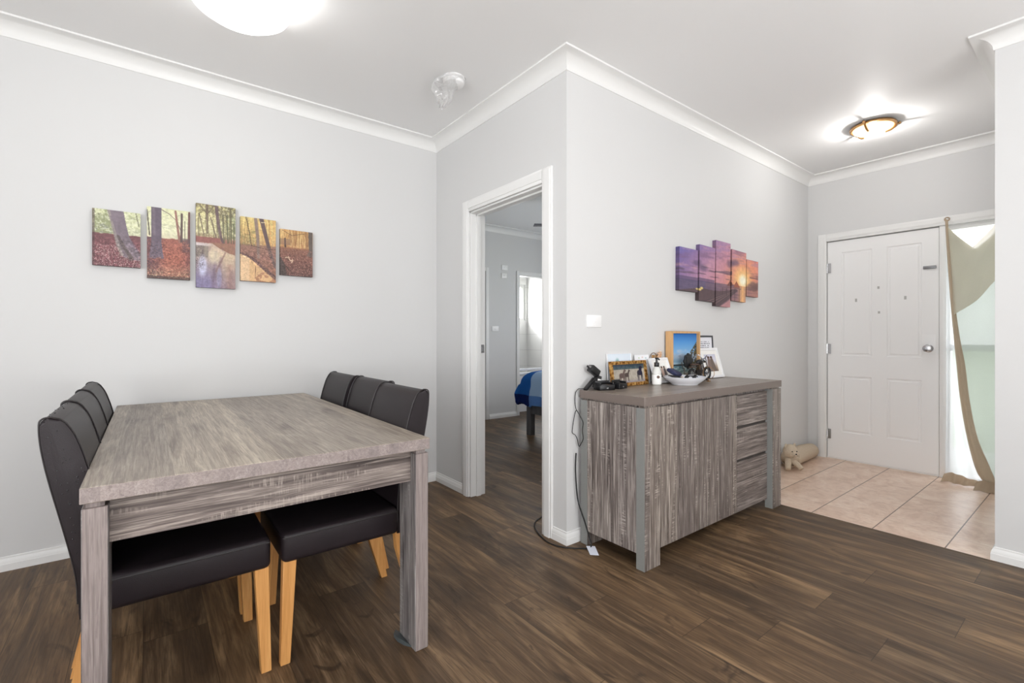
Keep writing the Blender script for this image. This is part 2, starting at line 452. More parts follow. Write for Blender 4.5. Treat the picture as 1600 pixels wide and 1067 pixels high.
TX = 3.418
b = B(); b.box(-2.32, TX, -2.52, 7.12, -.06, 0); b.box(TX, 5.91, YC, 7.12, -.06, 0); b.box(TX, XE+TH, -2.52, YE, -.06, 0)
struct(b.obj('floor', M['floor'], flat=True))
b = B(); b.box(TX, XD+.14, YE, YC, -.06, 0.0)
struct(b.obj('floor_entry', M['tile'], flat=True))
b = B(); b.box(-2.32, 5.91, -2.52, 7.12, H, H+.1); struct(b.obj('ceiling', M['ceil'], flat=True))
b = B(); b.box(7.2, 60, -40, 40, -.2, -.12); b.box(-30, 7.2, 7.5, 60, -.2, -.12); struct(b.obj('ground', M['lawn'], flat=True))
b = B(); b.box(5.258, 7.2, -4, 5.35, -.2, -.10); struct(b.obj('ground_path', plain('pale_concrete', rgb(205, 205, 200), .8), flat=True))

def sweep(path, prof, closed=False):
    """prof: (offset to the left of the path, z); mitred at corners"""
    b = B(); P = [Vector((p[0], p[1])) for p in path]; n = len(P); rings = []
    for i in range(n):
        d0 = (P[i]-P[i-1]).normalized() if (closed or i > 0) else None
        d1 = (P[(i+1) % n]-P[i]).normalized() if (closed or i < n-1) else None
        d0 = d0 or d1; d1 = d1 or d0
        n0 = Vector((-d0.y, d0.x)); n1 = Vector((-d1.y, d1.x))
        m = (n0+n1).normalized(); m = m / max(0.2, m.dot(n0))
        rings.append([b.bm.verts.new((P[i].x+m.x*o, P[i].y+m.y*o, z)) for o, z in prof])
    k = len(prof)
    for i in range(n if closed else n-1):
        for j in range(k):
            b.bm.faces.new((rings[i][j], rings[i][(j+1) % k], rings[(i+1) % n][(j+1) % k], rings[(i+1) % n][j]))
    if not closed:
        b.bm.faces.new(rings[0]); b.bm.faces.new(rings[-1][::-1])
    return b
cc, dd = 0.0875, 0.080
cove = [(0, H), (cc, H), (cc, H-.010), (cc-.006, H-.011)]
for i in range(1, 9):
    t = i/9*PI/2
    cove.append((cc-.006 - (cc-.012)*math.sin(t), H-dd+.006 + (dd-.017)*math.cos(t)))
cove += [(.006, H-dd+.004), (.004, H-dd), (0, H-dd)]
room = [(-2.2, -2.4), (XE, -2.4), (XE, YE), (XD, YE), (XD, YC), (XB, YC), (XB, YA), (-2.2, YA)]
struct(sweep(room, cove, True).obj('trim_1', M['trim'], smooth=25))
bed = [(XB+TH, YC+TH), (5.40, YC+TH), (5.40, 5.38), (XB+TH, 5.38)]
struct(sweep(bed, cove, True).obj('trim_2', M['trim'], smooth=25))
bp = [(0, 0), (.015, 0), (.015, .034), (.0135, .037), (.0125, .047), (.009, .056), (.006, .060), (.006, .067), (.004, .069), (0, .069)]
def base(name, path): return struct(sweep(path, bp).obj(name, M['trim'], smooth=20))
base('baseboard_left', [(XB, 2.936), (XB, YA), (-2.2, YA), (-2.2, -2.4)])
base('baseboard_corner', [(2.30, YC), (XB, YC), (XB, 1.984)])
base('baseboard_middle', [(TX-.01, YC), (2.30, YC)])
base('baseboard_right', [(XE, -2.4), (XE, YE), (XE+.12, YE)])
base('baseboard_rear', [(-2.2, -2.4), (XE, -2.4)])
base('baseboard_bedroom', [(BDX0-.052, 5.38), (3.762, 5.38)])
# threshold strip between planks and tiles
b = B(); b.box(TX-.006, TX+.004, YE-.01, YC, -.01, .0015); struct(b.obj('trim_3', plain('threshold_strip', rgb(95, 75, 58), .5), flat=True))

def casing_x(b, x, side, y0, y1, z1, w=.072, t=.018, floor=0.0):
    """architrave on wall face X=x (side=-1 towards -X) around an opening"""
    def bar(ya, yb, za, zb):
        b.box(min(x, x+side*t), max(x, x+side*t), ya, yb, za, zb, bev=.004)
        b.box(min(x+side*t, x+side*(t+.004)), max(x+side*t, x+side*(t+.004)), ya+.014 if yb-ya < .2 else ya, yb-.022 if yb-ya < .2 else yb, za+(.022 if yb-ya > .2 else 0), zb-(.014 if yb-ya > .2 else .014))
    bar(y0-w, y0, floor, z1+w); bar(y1, y1+w, floor, z1+w); bar(y0, y1, z1, z1+w)
# bedroom doorway: casing + lining + stop + strike plate
b = B(); casing_x(b, XB, -1, DY0, DY1, DZ, .082)
dr = struct(b.obj('door_1', M['trim']))
b = B()
for (ya, yb) in ((DY0-.0, DY0+.012), (DY1-.012, DY1)): b.box(XB-.002, XB+TH+.002, ya, yb, 0, DZ, bev=.002)
b.box(XB-.002, XB+TH+.002, DY0, DY1, DZ-.012, DZ, bev=.002)
for (ya, yb) in ((DY0+.012, DY0+.024), (DY1-.024, DY1-.012)): b.box(XB+.042, XB+.078, ya, yb, 0, DZ-.012, bev=.001)
b.box(XB+.042, XB+.078, DY0+.012, DY1-.012, DZ-.024, DZ-.012)
b.obj('lining', M['trim'], dr)
b = B(); b.box(XB+.086, XB+.112, DY1-.0145, DY1-.012, 1.03, 1.09); b.box(XB+.093, XB+.105, DY1-.016, DY1-.0145, 1.05, 1.07)
b.obj('strike_plate', M['chrome'], dr)
# skirting block at the jamb foot is part of the casing; bedroom far wall doors
def casing_y(b, y, x0, x1, z1, w=.052, t=.016):
    b.box(x0-w, x0, y-t, y, 0, z1+w, bev=.004); b.box(x1, x1+w, y-t, y, 0, z1+w, bev=.004); b.box(x0, x1, y-t, y, z1, z1+w, bev=.004)
    b.box(x0-.0, x0+.012, y, y+.1, 0, z1); b.box(x1-.012, x1, y, y+.1, 0, z1); b.box(x0, x1, y, y+.1, z1-.012, z1)
b = B(); casing_y(b, 5.38, BDX0, BDX1, 2.06); struct(b.obj('door_2', M['trim']))
b = B(); casing_y(b, 5.38, 2.90, 3.70, 2.06); d3 = struct(b.obj('door_3', M['trim']))
b = B(); b.box(2.912, 3.688, 5.43, 5.465, .01, 2.045, bev=.002); b.obj('door_leaf', M['door'], d3)

# windows (bathroom, bedroom, rear and side)
def window_y(name, x0, x1, y, z0, z1, mull=1, fr=.045):
    b = B(); b.box(x0, x0+fr, y, y+.06, z0, z1); b.box(x1-fr, x1, y, y+.06, z0, z1); b.box(x0+fr, x1-fr, y, y+.06, z0, z0+fr); b.box(x0+fr, x1-fr, y, y+.06, z1-fr, z1)
    for i in range(mull):
        xc = x0+(x1-x0)*(i+1)/(mull+1); b.box(xc-.02, xc+.02, y, y+.06, z0+fr, z1-fr)
    o = struct(b.obj(name, M['trim'], flat=True))
    b = B(); b.box(x0+fr, x1-fr, y+.028, y+.032, z0+fr, z1-fr); b.obj('pane', M['glass'], o, flat=True); return o
def window_x(name, y0, y1, x, z0, z1, mull=1, fr=.045):
    b = B(); b.box(x, x+.06, y0, y0+fr, z0, z1); b.box(x, x+.06, y1-fr, y1, z0, z1); b.box(x, x+.06, y0+fr, y1-fr, z0, z0+fr); b.box(x, x+.06, y0+fr, y1-fr, z1-fr, z1)
    for i in range(mull):
        yc = y0+(y1-y0)*(i+1)/(mull+1); b.box(x, x+.06, yc-.02, yc+.02, z0+fr, z1-fr)
    o = struct(b.obj(name, M['trim'], flat=True))
    b = B(); b.box(x+.028, x+.032, y0+fr, y1-fr, z0+fr, z1-fr); b.obj('pane', M['glass'], o, flat=True); return o
window_y('window_1', 5.05, 5.75, 7.03, 1.47, 2.15, 0, .04)
window_x('window_2', 2.4, 4.0, 5.43, .9, 2.2)
window_y('window_3', -1.2, 2.4, -2.49, .5, 2.4, 2)
window_x('window_4', -1.3, 1.9, -2.29, .55, 2.35, 2)

# ------------------------------------------------------------------ front door with sidelight
LY0, LY1, LZ = .903, 1.700, 2.046
b = B()
t = .018
b.box(XD-t, XD, 1.704, 1.776, 0, 2.124, bev=.004)                       # hinge side architrave
b.box(XD-t-.004, XD-t, 1.718, 1.752, 0, 2.10)
b.box(XD-t, XD, YE, 1.704, 2.052, 2.124, bev=.004)                      # head architrave
b.box(XD-t-.004, XD-t, YE, 1.704, 2.075, 2.11)
b.box(XD-.006, XD+TH, .853, .899, 0, 2.052, bev=.004)                   # mullion
b.box(XD+.045, XD+TH, 1.700, 1.704, 0, 2.052)
b.box(XD+.045, XD+TH, .899, .912, 0.0, 2.052); b.box(XD+.050, XD+TH, 1.690, 1.704, 0, 2.052); b.box(XD+.050, XD+TH, .912, 1.690, 2.036, 2.052)
b.box(XD+.010, XD+TH, .899, 1.704, 0, .0125); b.box(XD, XD+TH, .42, .853, 0, .035); b.box(XD+.02, XD+TH, .42, .46, .035, 2.052); b.box(XD+.02, XD+TH, .46, .853, 2.012, 2.052)
b.box(XD+.03, XD+.09, .46, .838, 1.035, 1.085); b.box(XD+.02, XD+TH, .838, .853, .035, 2.012)
fd = struct(b.obj('door_4', M['trim']))
b = B(); b.box(XD+.055, XD+.059, .46, .838, .035, 1.035); b.box(XD+.055, XD+.059, .46, .838, 1.085, 2.012); b.obj('sidelight_pane', M['glass'], fd, flat=True)
# leaf with four moulded panels
bm = bmesh.new()
ys = [LY0, 1.009, 1.248, 1.353, 1.590, LY1]; zs = [.014, .258, .783, .972, 1.938, LZ]
xf_, xb_ = XD+.008, XD+.046
vg = [[bm.verts.new((xf_, y, z)) for z in zs] for y in ys]
pan = []
for i in range(5):
    for j in range(5):
        f = bm.faces.new((vg[i][j], vg[i+1][j], vg[i+1][j+1], vg[i][j+1]))
        if i in (1, 3) and j in (1, 3): pan.append(f)
bnd = [e for e in bm.edges if e.is_boundary]
r = bmesh.ops.extrude_edge_only(bm, edges=bnd)
ev = [v for v in r['geom'] if isinstance(v, bmesh.types.BMVert)]
for v_ in ev: v_.co.x = xb_
bmesh.ops.contextual_create(bm, geom=[e for e in bm.edges if e.is_boundary])
bmesh.ops.recalc_face_normals(bm, faces=bm.faces)
for dpt, thk in ((-.006, .010), (.0, .016), (.005, .012)):
    bmesh.ops.inset_individual(bm, faces=pan, thickness=thk, depth=dpt)
me = bpy.data.meshes.new('door_leaf'); bm.to_mesh(me); bm.free()
leaf = link('door_leaf', me, M['door'], fd)
b = B()
for hz in (1.80, 1.035, .23):
    b.lathe([(.006, -.045), (.006, .045)], (XD-.001, 1.702, hz), 10)
    b.box(XD-.001, XD+.0085, 1.672, 1.700, hz-.045, hz+.045)
b.obj('hinge', M['chrome'], fd)
b = B(); b.box(xf_-.0025, xf_, .925, 1.012, 1.00, 1.165, bev=.001); b.obj('backing_plate', M['white_plastic'], fd)
b = B(); kc = (xf_, .968, 1.052)
b.lathe([(.032, -.002), (.033, -.006), (.026, -.010), (.013, -.014), (.012, -.032), (.022, -.038), (.029, -.052), (.027, -.062), (.014, -.066), (.006, -.066)], kc, 28, 'x')
b.obj('door_knob', M['chrome'], fd)
b = B(); b.box(xf_-.016, xf_, .918, 1.000, 1.712, 1.736, bev=.002); b.box(xf_-.020, xf_-.016, .925, .993, 1.718, 1.730, bev=.001)
b.obj('door_bolt', plain('dull_steel', rgb(130, 130, 132), .4, .8), fd)
b = B()
for (yy, zz, hh) in ((1.473, 1.483, .03), (1.119, 1.483, .03), (1.302, 1.365, .02), (1.306, 1.585, .022)):
    xs = xf_ - (.001 if yy in (1.302, 1.306) else -.0005)
    b.box(xs, xs+.001, yy-.008, yy+.008, zz-hh/2, zz+hh/2)
b.obj('tape_residue', plain('tape_residue', rgb(176, 175, 172), .7), fd, flat=True)

# ------------------------------------------------------------------ switches, strike
def plate(name, label, cat, kind, loc, w, h, axis, rock=1):
    r = thing(name, label, cat, loc)
    b = B()
    if axis == 'y':
        b.box(-w/2, w/2, -.009, 0, -h/2, h/2, bev=.003); b.obj('face_plate', M['white_plastic'], r, world=False)
        b = B(); b.box(-.012, .012, -.013, -.009, -.012, .012, bev=.002); b.ball((0, -.013, 0), .004, u=8, v=6); b.obj('rocker', M['white_plastic'], r, world=False)
    return r
plate('light_switch', 'white square light switch plate on the wall above the sideboard', 'light switch', '', (2.043, YC, 1.238), .124, .07, 'y')
plate('light_switch', 'low double light switch beside the closed bedroom closet door', 'light switch', '', (3.865, 5.38, 1.262), .115, .072, 'y')
plate('fan_control', 'upper of two small fan controls high on the far bedroom wall', 'wall control', '', (4.030, 5.38, 2.14), .105, .07, 'y')
plate('fan_control', 'lower of two small fan controls high on the far bedroom wall', 'wall control', '', (4.022, 5.38, 2.022), .095, .07, 'y')
# ------------------------------------------------------------------ dining table
tb = thing('dining_table', 'large grey oak dining table with chunky legs and chairs tucked under it', 'table', (.343, 2.434, 0))
x0, x1, y0, y1 = -.133, .820, 1.553, 3.315
b = B(); b.box(x0, x1, y0, y1, .735, .775, bev=.0015, seg=1)
bmesh.ops.recalc_face_normals(b.bm, faces=b.bm.faces)
for f in b.bm.faces: f.material_index = 1 if abs(f.normal.z) < .5 else 0
b.obj('tabletop', [M['t_top'], M['t_edge']], tb)
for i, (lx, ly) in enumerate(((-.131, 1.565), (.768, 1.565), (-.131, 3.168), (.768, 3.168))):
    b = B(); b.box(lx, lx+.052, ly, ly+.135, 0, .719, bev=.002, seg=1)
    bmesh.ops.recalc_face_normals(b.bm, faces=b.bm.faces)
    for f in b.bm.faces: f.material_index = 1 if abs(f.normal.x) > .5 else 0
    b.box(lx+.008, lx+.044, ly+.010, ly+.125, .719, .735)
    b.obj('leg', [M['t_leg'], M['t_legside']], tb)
b = B(); b.box(-.079, .768, 1.605, 1.627, .613, .735)
b.obj('apron', M['t_apron'], tb)
b = B(); b.box(-.079, .768, 3.24, 3.262, .613, .735); b.obj('apron', M['t_apron'], tb)
for xx in (-.118, .785):
    b = B(); b.box(xx, xx+.022, 1.70, 3.168, .613, .735); b.obj('apron', M['t_legside'], tb)
b = B(); b.prism([(.7685, 1.60), (.7685, 1.705), (.756, 1.712), (.742, 1.695), (.742, 1.66), (.752, 1.625)], 'z', 0.0, .006)
vs = [v for v in b.bm.verts if v.co.x < .76 and v.co.z > .003]
for v_ in vs: v_.co.z = .016
b.obj('rubber_foot', plain('grey_rubber', rgb(70, 76, 78), .5), tb)

# ------------------------------------------------------------------ chairs
def make_chair():
    r = thing('dining_chair', 'x', 'chair', (0, 0, 0))
    w = .21; o = -.25
    # seat cushion
    b = B(); b.box(o, o+.432, -w, w, .356, .462, bev=.020, seg=4)
    for v_ in b.bm.verts:
        if v_.co.z > .44:
            a = 1-((v_.co.x-o-.21)/.24)**2; c = 1-(v_.co.y/.23)**2
            v_.co.z += .006*max(0, a)*max(0, c)
    seat = b.obj('seat', M['leather'], r, 40)
    zz = .446; b = B()
    ring = [(o+.004, -w+.02), (o+.004, w-.02), (o+.02, w-.003), (o+.425, w-.003)]
    b.tube(smoothpath([(o+.425, -w+.002, zz), (o+.22, -w+.001, zz), (o+.03, -w+.002, zz), (o+.004, -w+.024, zz), (o+.002, 0, zz), (o+.004, w-.024, zz), (o+.03, w-.002, zz), (o+.22, w-.001, zz), (o+.425, w-.002, zz)], 5), .0028, 6)
    b.obj('piping', M['piping'], seat)
    # backrest: profile in (x, z)
    fr = smoothpath([(.425, .356), (.428, .46), (.435, .56), (.449, .68), (.468, .78), (.490, .860), (.508, .900), (.526, .920)], 4)
    bk = smoothpath([(.544, .926), (.557, .922), (.563, .906), (.559, .845), (.545, .76), (.520, .64), (.500, .54), (.488, .46), (.485, .356)], 4)
    prof = [(o+p[0], p[1]) for p in [(q.x, q.y) for q in [Vector(t_) for t_ in fr+bk]]]
    b = B(); b.prism(prof, 'y', -w, w)
    side = [f for f in b.bm.faces if len(f.verts) > 10]
    es = list({e for f in side for e in f.edges})
    bmesh.ops.bevel(b.bm, geom=es, offset=.010, segments=3, profile=.6, affect='EDGES')
    for v_ in b.bm.verts:                       # padding swells between the seams
        if v_.co.z > .40: 
            c = max(0, 1-(v_.co.y/w)**2)
            if v_.co.x < o + .50 and v_.co.z < .9: v_.co.x -= .006*c
    bkr = b.obj('backrest', M['leather'], r, 40)
    for s in (-1, 1):
        b = B(); pts = [(p[0], s*(w-.0045), p[1]) for p in prof[2:-2]]
        pts = [(x_ + (-.002 if k < len(pts)/2 else .002), y_, z_+(.002 if z_ > .9 else 0)) for k, (x_, y_, z_) in enumerate(pts)]
        b.tube(pts, .0026, 6); b.obj('piping', M['piping'], bkr)
    for s in (-1, 1):
        ya, yb = sorted((s*(w-.012), s*(w-.050)))
        ya2, yb2 = sorted((s*(w-.012), s*(w-.042)))
        b = B()
        b.hexa([(o-.003, ya2, 0), (o+.029, ya2, 0), (o+.029, yb2, 0), (o-.003, yb2, 0)], [(o+.006, ya, .372), (o+.050, ya, .372), (o+.050, yb, .372), (o+.006, yb, .372)])
        bmesh.ops.bevel(b.bm, geom=list(b.bm.edges), offset=.002, segments=1, affect='EDGES')
        b.obj('leg', M['beech'], r)
        b = B()
        b.prism([(o+.512, 0), (o+.540, 0), (o+.521, .09), (o+.500, .19), (o+.482, .29), (o+.476, .372), (o+.418, .372), (o+.426, .29), (o+.454, .19), (o+.485, .09)], 'y', ya2, yb2)
        b.obj('leg', M['beech'], r, 25)
    return r
def copy_tree(o, parent=None):
    c = o.copy(); C.objects.link(c); c.parent = parent
    for ch in list(o.children): copy_tree(ch, c)
    return c
proto = make_chair()
GR = 'dark leather dining chairs around the table'
spots = [(.617, 1.980, 0, 'nearest brown leather dining chair on the right side of the table, back toward the doorway'),
         (.655, 2.414, 0, 'middle brown leather dining chair on the right side of the table'),
         (.640, 2.845, 0, 'farthest brown leather dining chair on the right side of the table, beside the left wall'),
         (.083, 1.980, PI, 'nearest brown leather dining chair on the left side of the table, water drops on it'),
         (.080, 2.414, PI, 'middle brown leather dining chair on the left side of the table'),
         (.078, 2.845, PI, 'farthest brown leather dining chair on the left side of the table, beside the left wall')]
chairs = [proto]
for k in range(5): chairs.append(copy_tree(proto))
for o_, (x_, y_, rz, lb) in zip(chairs, spots):
    o_.location = (x_, y_, 0); o_.rotation_euler = (0, 0, rz); tag(o_, lb, 'chair', GR)
# water drops on the nearest left chair
rd = random.Random(3); b = B()
for k in range(70):
    t_ = rd.random()
    if rd.random() < .75:
        z_ = .90 - .5*t_; 
        xb = np.interp(z_, [.46, .54, .64, .76, .845, .90], [.488, .500, .520, .545, .560, .566])
        b.ball((-.25+xb-.012-.06*rd.random()**2, .2105, z_), .0012+.0014*rd.random()**2, sy=.6, u=8, v=6)
    else:
        b.ball((-.25+.535+.02*rd.random(), -.2+.4*rd.random(), .9265), .0016, sz=.6, u=8, v=6)
dr_ = b.obj('water_drops', plain('water_drop', rgb(30, 28, 32), .05), chairs[3], world=False)
dr_['kind'] = 'stuff'

# ------------------------------------------------------------------ sideboard
sb = thing('sideboard', 'grey oak sideboard with two plain doors and three drawers against the wall', 'sideboard', (2.67, 1.63, 0))
b = B(); b.box(1.911, 3.433, 1.415, 1.850, .806, .850, bev=.0012, seg=1)
bmesh.ops.recalc_face_normals(b.bm, faces=b.bm.faces)
for f in b.bm.faces: f.material_index = 0 if abs(f.normal.z) > .5 else 1
b.obj('top', [M['s_top'], M['s_edge']], sb)
for lx in (1.909, 3.289):
    for ly in (1.412, 1.790):
        b = B(); b.box(lx, lx+.127, ly, ly+.050, 0, .797, bev=.001, seg=1)
        bmesh.ops.recalc_face_normals(b.bm, faces=b.bm.faces)
        for f in b.bm.faces: f.material_index = 1 if abs(f.normal.x) > .5 else 0
        b.box(lx+.012, lx+.115, ly+.010, ly+.045, .797, .806)
        b.obj('leg', [M['s_v'], M['s_grey']], sb)
b = B(); b.box(1.913, 3.412, 1.462, 1.790, .075, .797)
bmesh.ops.recalc_face_normals(b.bm, faces=b.bm.faces)
b.box(1.93, 3.40, 1.475, 1.790, .797, .806)
b.obj('carcass', M['s_vy'], sb)
for (xa, xb) in ((2.038, 2.458), (2.462, 2.879)):
    b = B(); b.box(xa, xb, 1.446, 1.4615, .060, .788, bev=.001, seg=1); b.obj('door', M['s_v'], sb)
for (za, zb) in ((.060, .366), (.385, .574), (.592, .784)):
    b = B(); b.box(2.884, 3.286, 1.446, 1.4615, za, zb, bev=.001, seg=1)
    b.obj('drawer', M['s_h'], sb)
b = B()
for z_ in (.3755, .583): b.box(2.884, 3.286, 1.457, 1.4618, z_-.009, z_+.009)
b.obj('finger_groove', plain('groove_shade', rgb(62, 56, 53), .6), sb)  # dark colour painted in for the shade inside the drawer grooves
# ------------------------------------------------------------------ painted pictures (colour attribute on fine grids)
rng = np.random.default_rng(5)
def vnoise(x, y, s, seed=0, oct=3):
    out = 0; amp = 1; tot = 0
    for k in range(oct):
        r = np.random.default_rng(seed*31+k); T = r.random((64, 64))
        u, v = x*s, y*s; i, j = np.floor(u).astype(int), np.floor(v).astype(int); fu, fv = u-i, v-j
        fu = fu*fu*(3-2*fu); fv = fv*fv*(3-2*fv)
        a = T[i % 64, j % 64]*(1-fu)+T[(i+1) % 64, j % 64]*fu; c = T[i % 64, (j+1) % 64]*(1-fu)+T[(i+1) % 64, (j+1) % 64]*fu
        out = out + amp*(a*(1-fv)+c*fv); tot += amp; amp *= .55; s *= 2.1
    return out/tot
class Pic:
    def __init__(s, w, h, step=.003):
        s.nx, s.ny = max(8, int(w/step)), max(8, int(h/step)); s.w, s.h = w, h
        s.x, s.y = np.meshgrid(np.linspace(0, 1, s.nx+1), np.linspace(0, 1, s.ny+1))    # y down
        s.c = np.zeros((s.ny+1, s.nx+1, 3)); s.ax = s.x*w; s.ay = s.y*h
    def blend(s, m, col):
        m = np.clip(m, 0, 1)[..., None]; s.c = s.c*(1-m) + np.asarray(col, float)*m; return s
    def vgrad(s, stops):
        ys = [a for a, _ in stops]
        yy = s.y + getattr(s, 'wob', 0)
        for k in range(3): s.c[..., k] = np.interp(yy, ys, [c[k] for _, c in stops])
        return s
    def stroke(s, pts, w0, w1, col, alpha=1, soft=.15):
        """polyline in 0..1 picture coordinates; widths in fractions of picture width"""
        n = len(pts)-1; best = np.full(s.x.shape, 1e9); wid = np.zeros(s.x.shape); asp = s.h/s.w
        for k in range(n):
            (ax, ay), (bx, by) = pts[k], pts[k+1]
            dx, dy = bx-ax, (by-ay)*asp; L2_ = dx*dx+dy*dy+1e-9
            t_ = np.clip(((s.x-ax)*dx+(s.y-ay)*asp*dy)/L2_, 0, 1)
            d = np.hypot(s.x-ax-t_*dx, (s.y-ay)*asp-t_*dy); ww = w0+(w1-w0)*(k+t_)/n
            m = d/ww < best/np.maximum(wid, 1e-6) if k else np.ones_like(d, bool)
            best = np.where(m, d, best); wid = np.where(m, ww, wid)
        s.blend(alpha*np.clip((wid/2-best)/(wid*soft+1e-6)+.5, 0, 1), col); return s
    def poly(s, pts, col, alpha=1):
        inside = np.zeros(s.x.shape, bool); n = len(pts)
        for k in range(n):
            (ax, ay), (bx, by) = pts[k], pts[(k+1) % n]
            if ay == by: continue
            inside ^= ((ay > s.y) != (by > s.y)) & (s.x < (bx-ax)*(s.y-ay)/(by-ay)+ax)
        s.blend(inside*alpha, col); return s
    def ell(s, cx_, cy_, rx, ry, col, alpha=1, soft=.2):
        d = np.hypot((s.x-cx_)/rx, (s.y-cy_)/ry); s.blend(alpha*np.clip((1-d)/soft+.5, 0, 1), col); return s
    def speck(s, mask, dens, col, seed, size=1):
        r = np.random.default_rng(seed).random(s.x.shape); s.blend((r < dens)*mask, col); return s
    def tex(s, amt=.12, sc=40, seed=1):
        s.c = s.c*(1+amt*(vnoise(s.ax, s.ay, sc, seed)-.5)[..., None]*2); return s
    def lin(s):
        c = np.clip(s.c, 0, 255)/255; return np.where(c <= .04045, c/12.92, ((c+.055)/1.055)**2.4)
def slab_picture(name, pic, o, du, dv, depth, mat, parent=None, edge_dark=.55):
    """picture slab: o = top-left of the front, du/dv unit vectors right/down, depth goes backwards"""
    o, du, dv = Vector(o), Vector(du).normalized(), Vector(dv).normalized(); nrm = du.cross(dv)   # points to the back
    nx, ny = pic.nx, pic.ny; C_ = pic.lin(); verts, cols, faces = [], [], []
    for j in range(ny+1):
        for i in range(nx+1):
            verts.append(o + du*(pic.w*i/nx) + dv*(pic.h*j/ny)); cols.append(C_[j, i])
    g_ = lambda i, j: j*(nx+1)+i
    for j in range(ny):
        for i in range(nx): faces.append((g_(i, j), g_(i, j+1), g_(i+1, j+1), g_(i+1, j)))
    if depth:
        ring = [(i, 0) for i in range(nx+1)] + [(nx, j) for j in range(1, ny+1)] + [(i, ny) for i in range(nx-1, -1, -1)] + [(0, j) for j in range(ny-1, 0, -1)]
        n0 = len(verts)
        for (i, j) in ring: verts.append(verts[g_(i, j)]); cols.append(C_[j, i]*edge_dark)
        n1 = len(verts)
        for k, (i, j) in enumerate(ring): verts.append(verts[g_(i, j)]+nrm*depth); cols.append(C_[j, i]*edge_dark)
        m = len(ring)
        for k in range(m): faces.append((n0+k, n0+(k+1) % m, n1+(k+1) % m, n1+k))
        faces.append([n1+k for k in range(m)])
    me = bpy.data.meshes.new(name); me.from_pydata([tuple(v) for v in verts], [], faces); me.update()
    at_ = me.color_attributes.new('Col', 'FLOAT_COLOR', 'POINT')
    arr = np.ones((len(verts), 4), np.float32); arr[:, :3] = np.array(cols); at_.data.foreach_set('color', arr.ravel())
    return link(name, me, mat, parent)

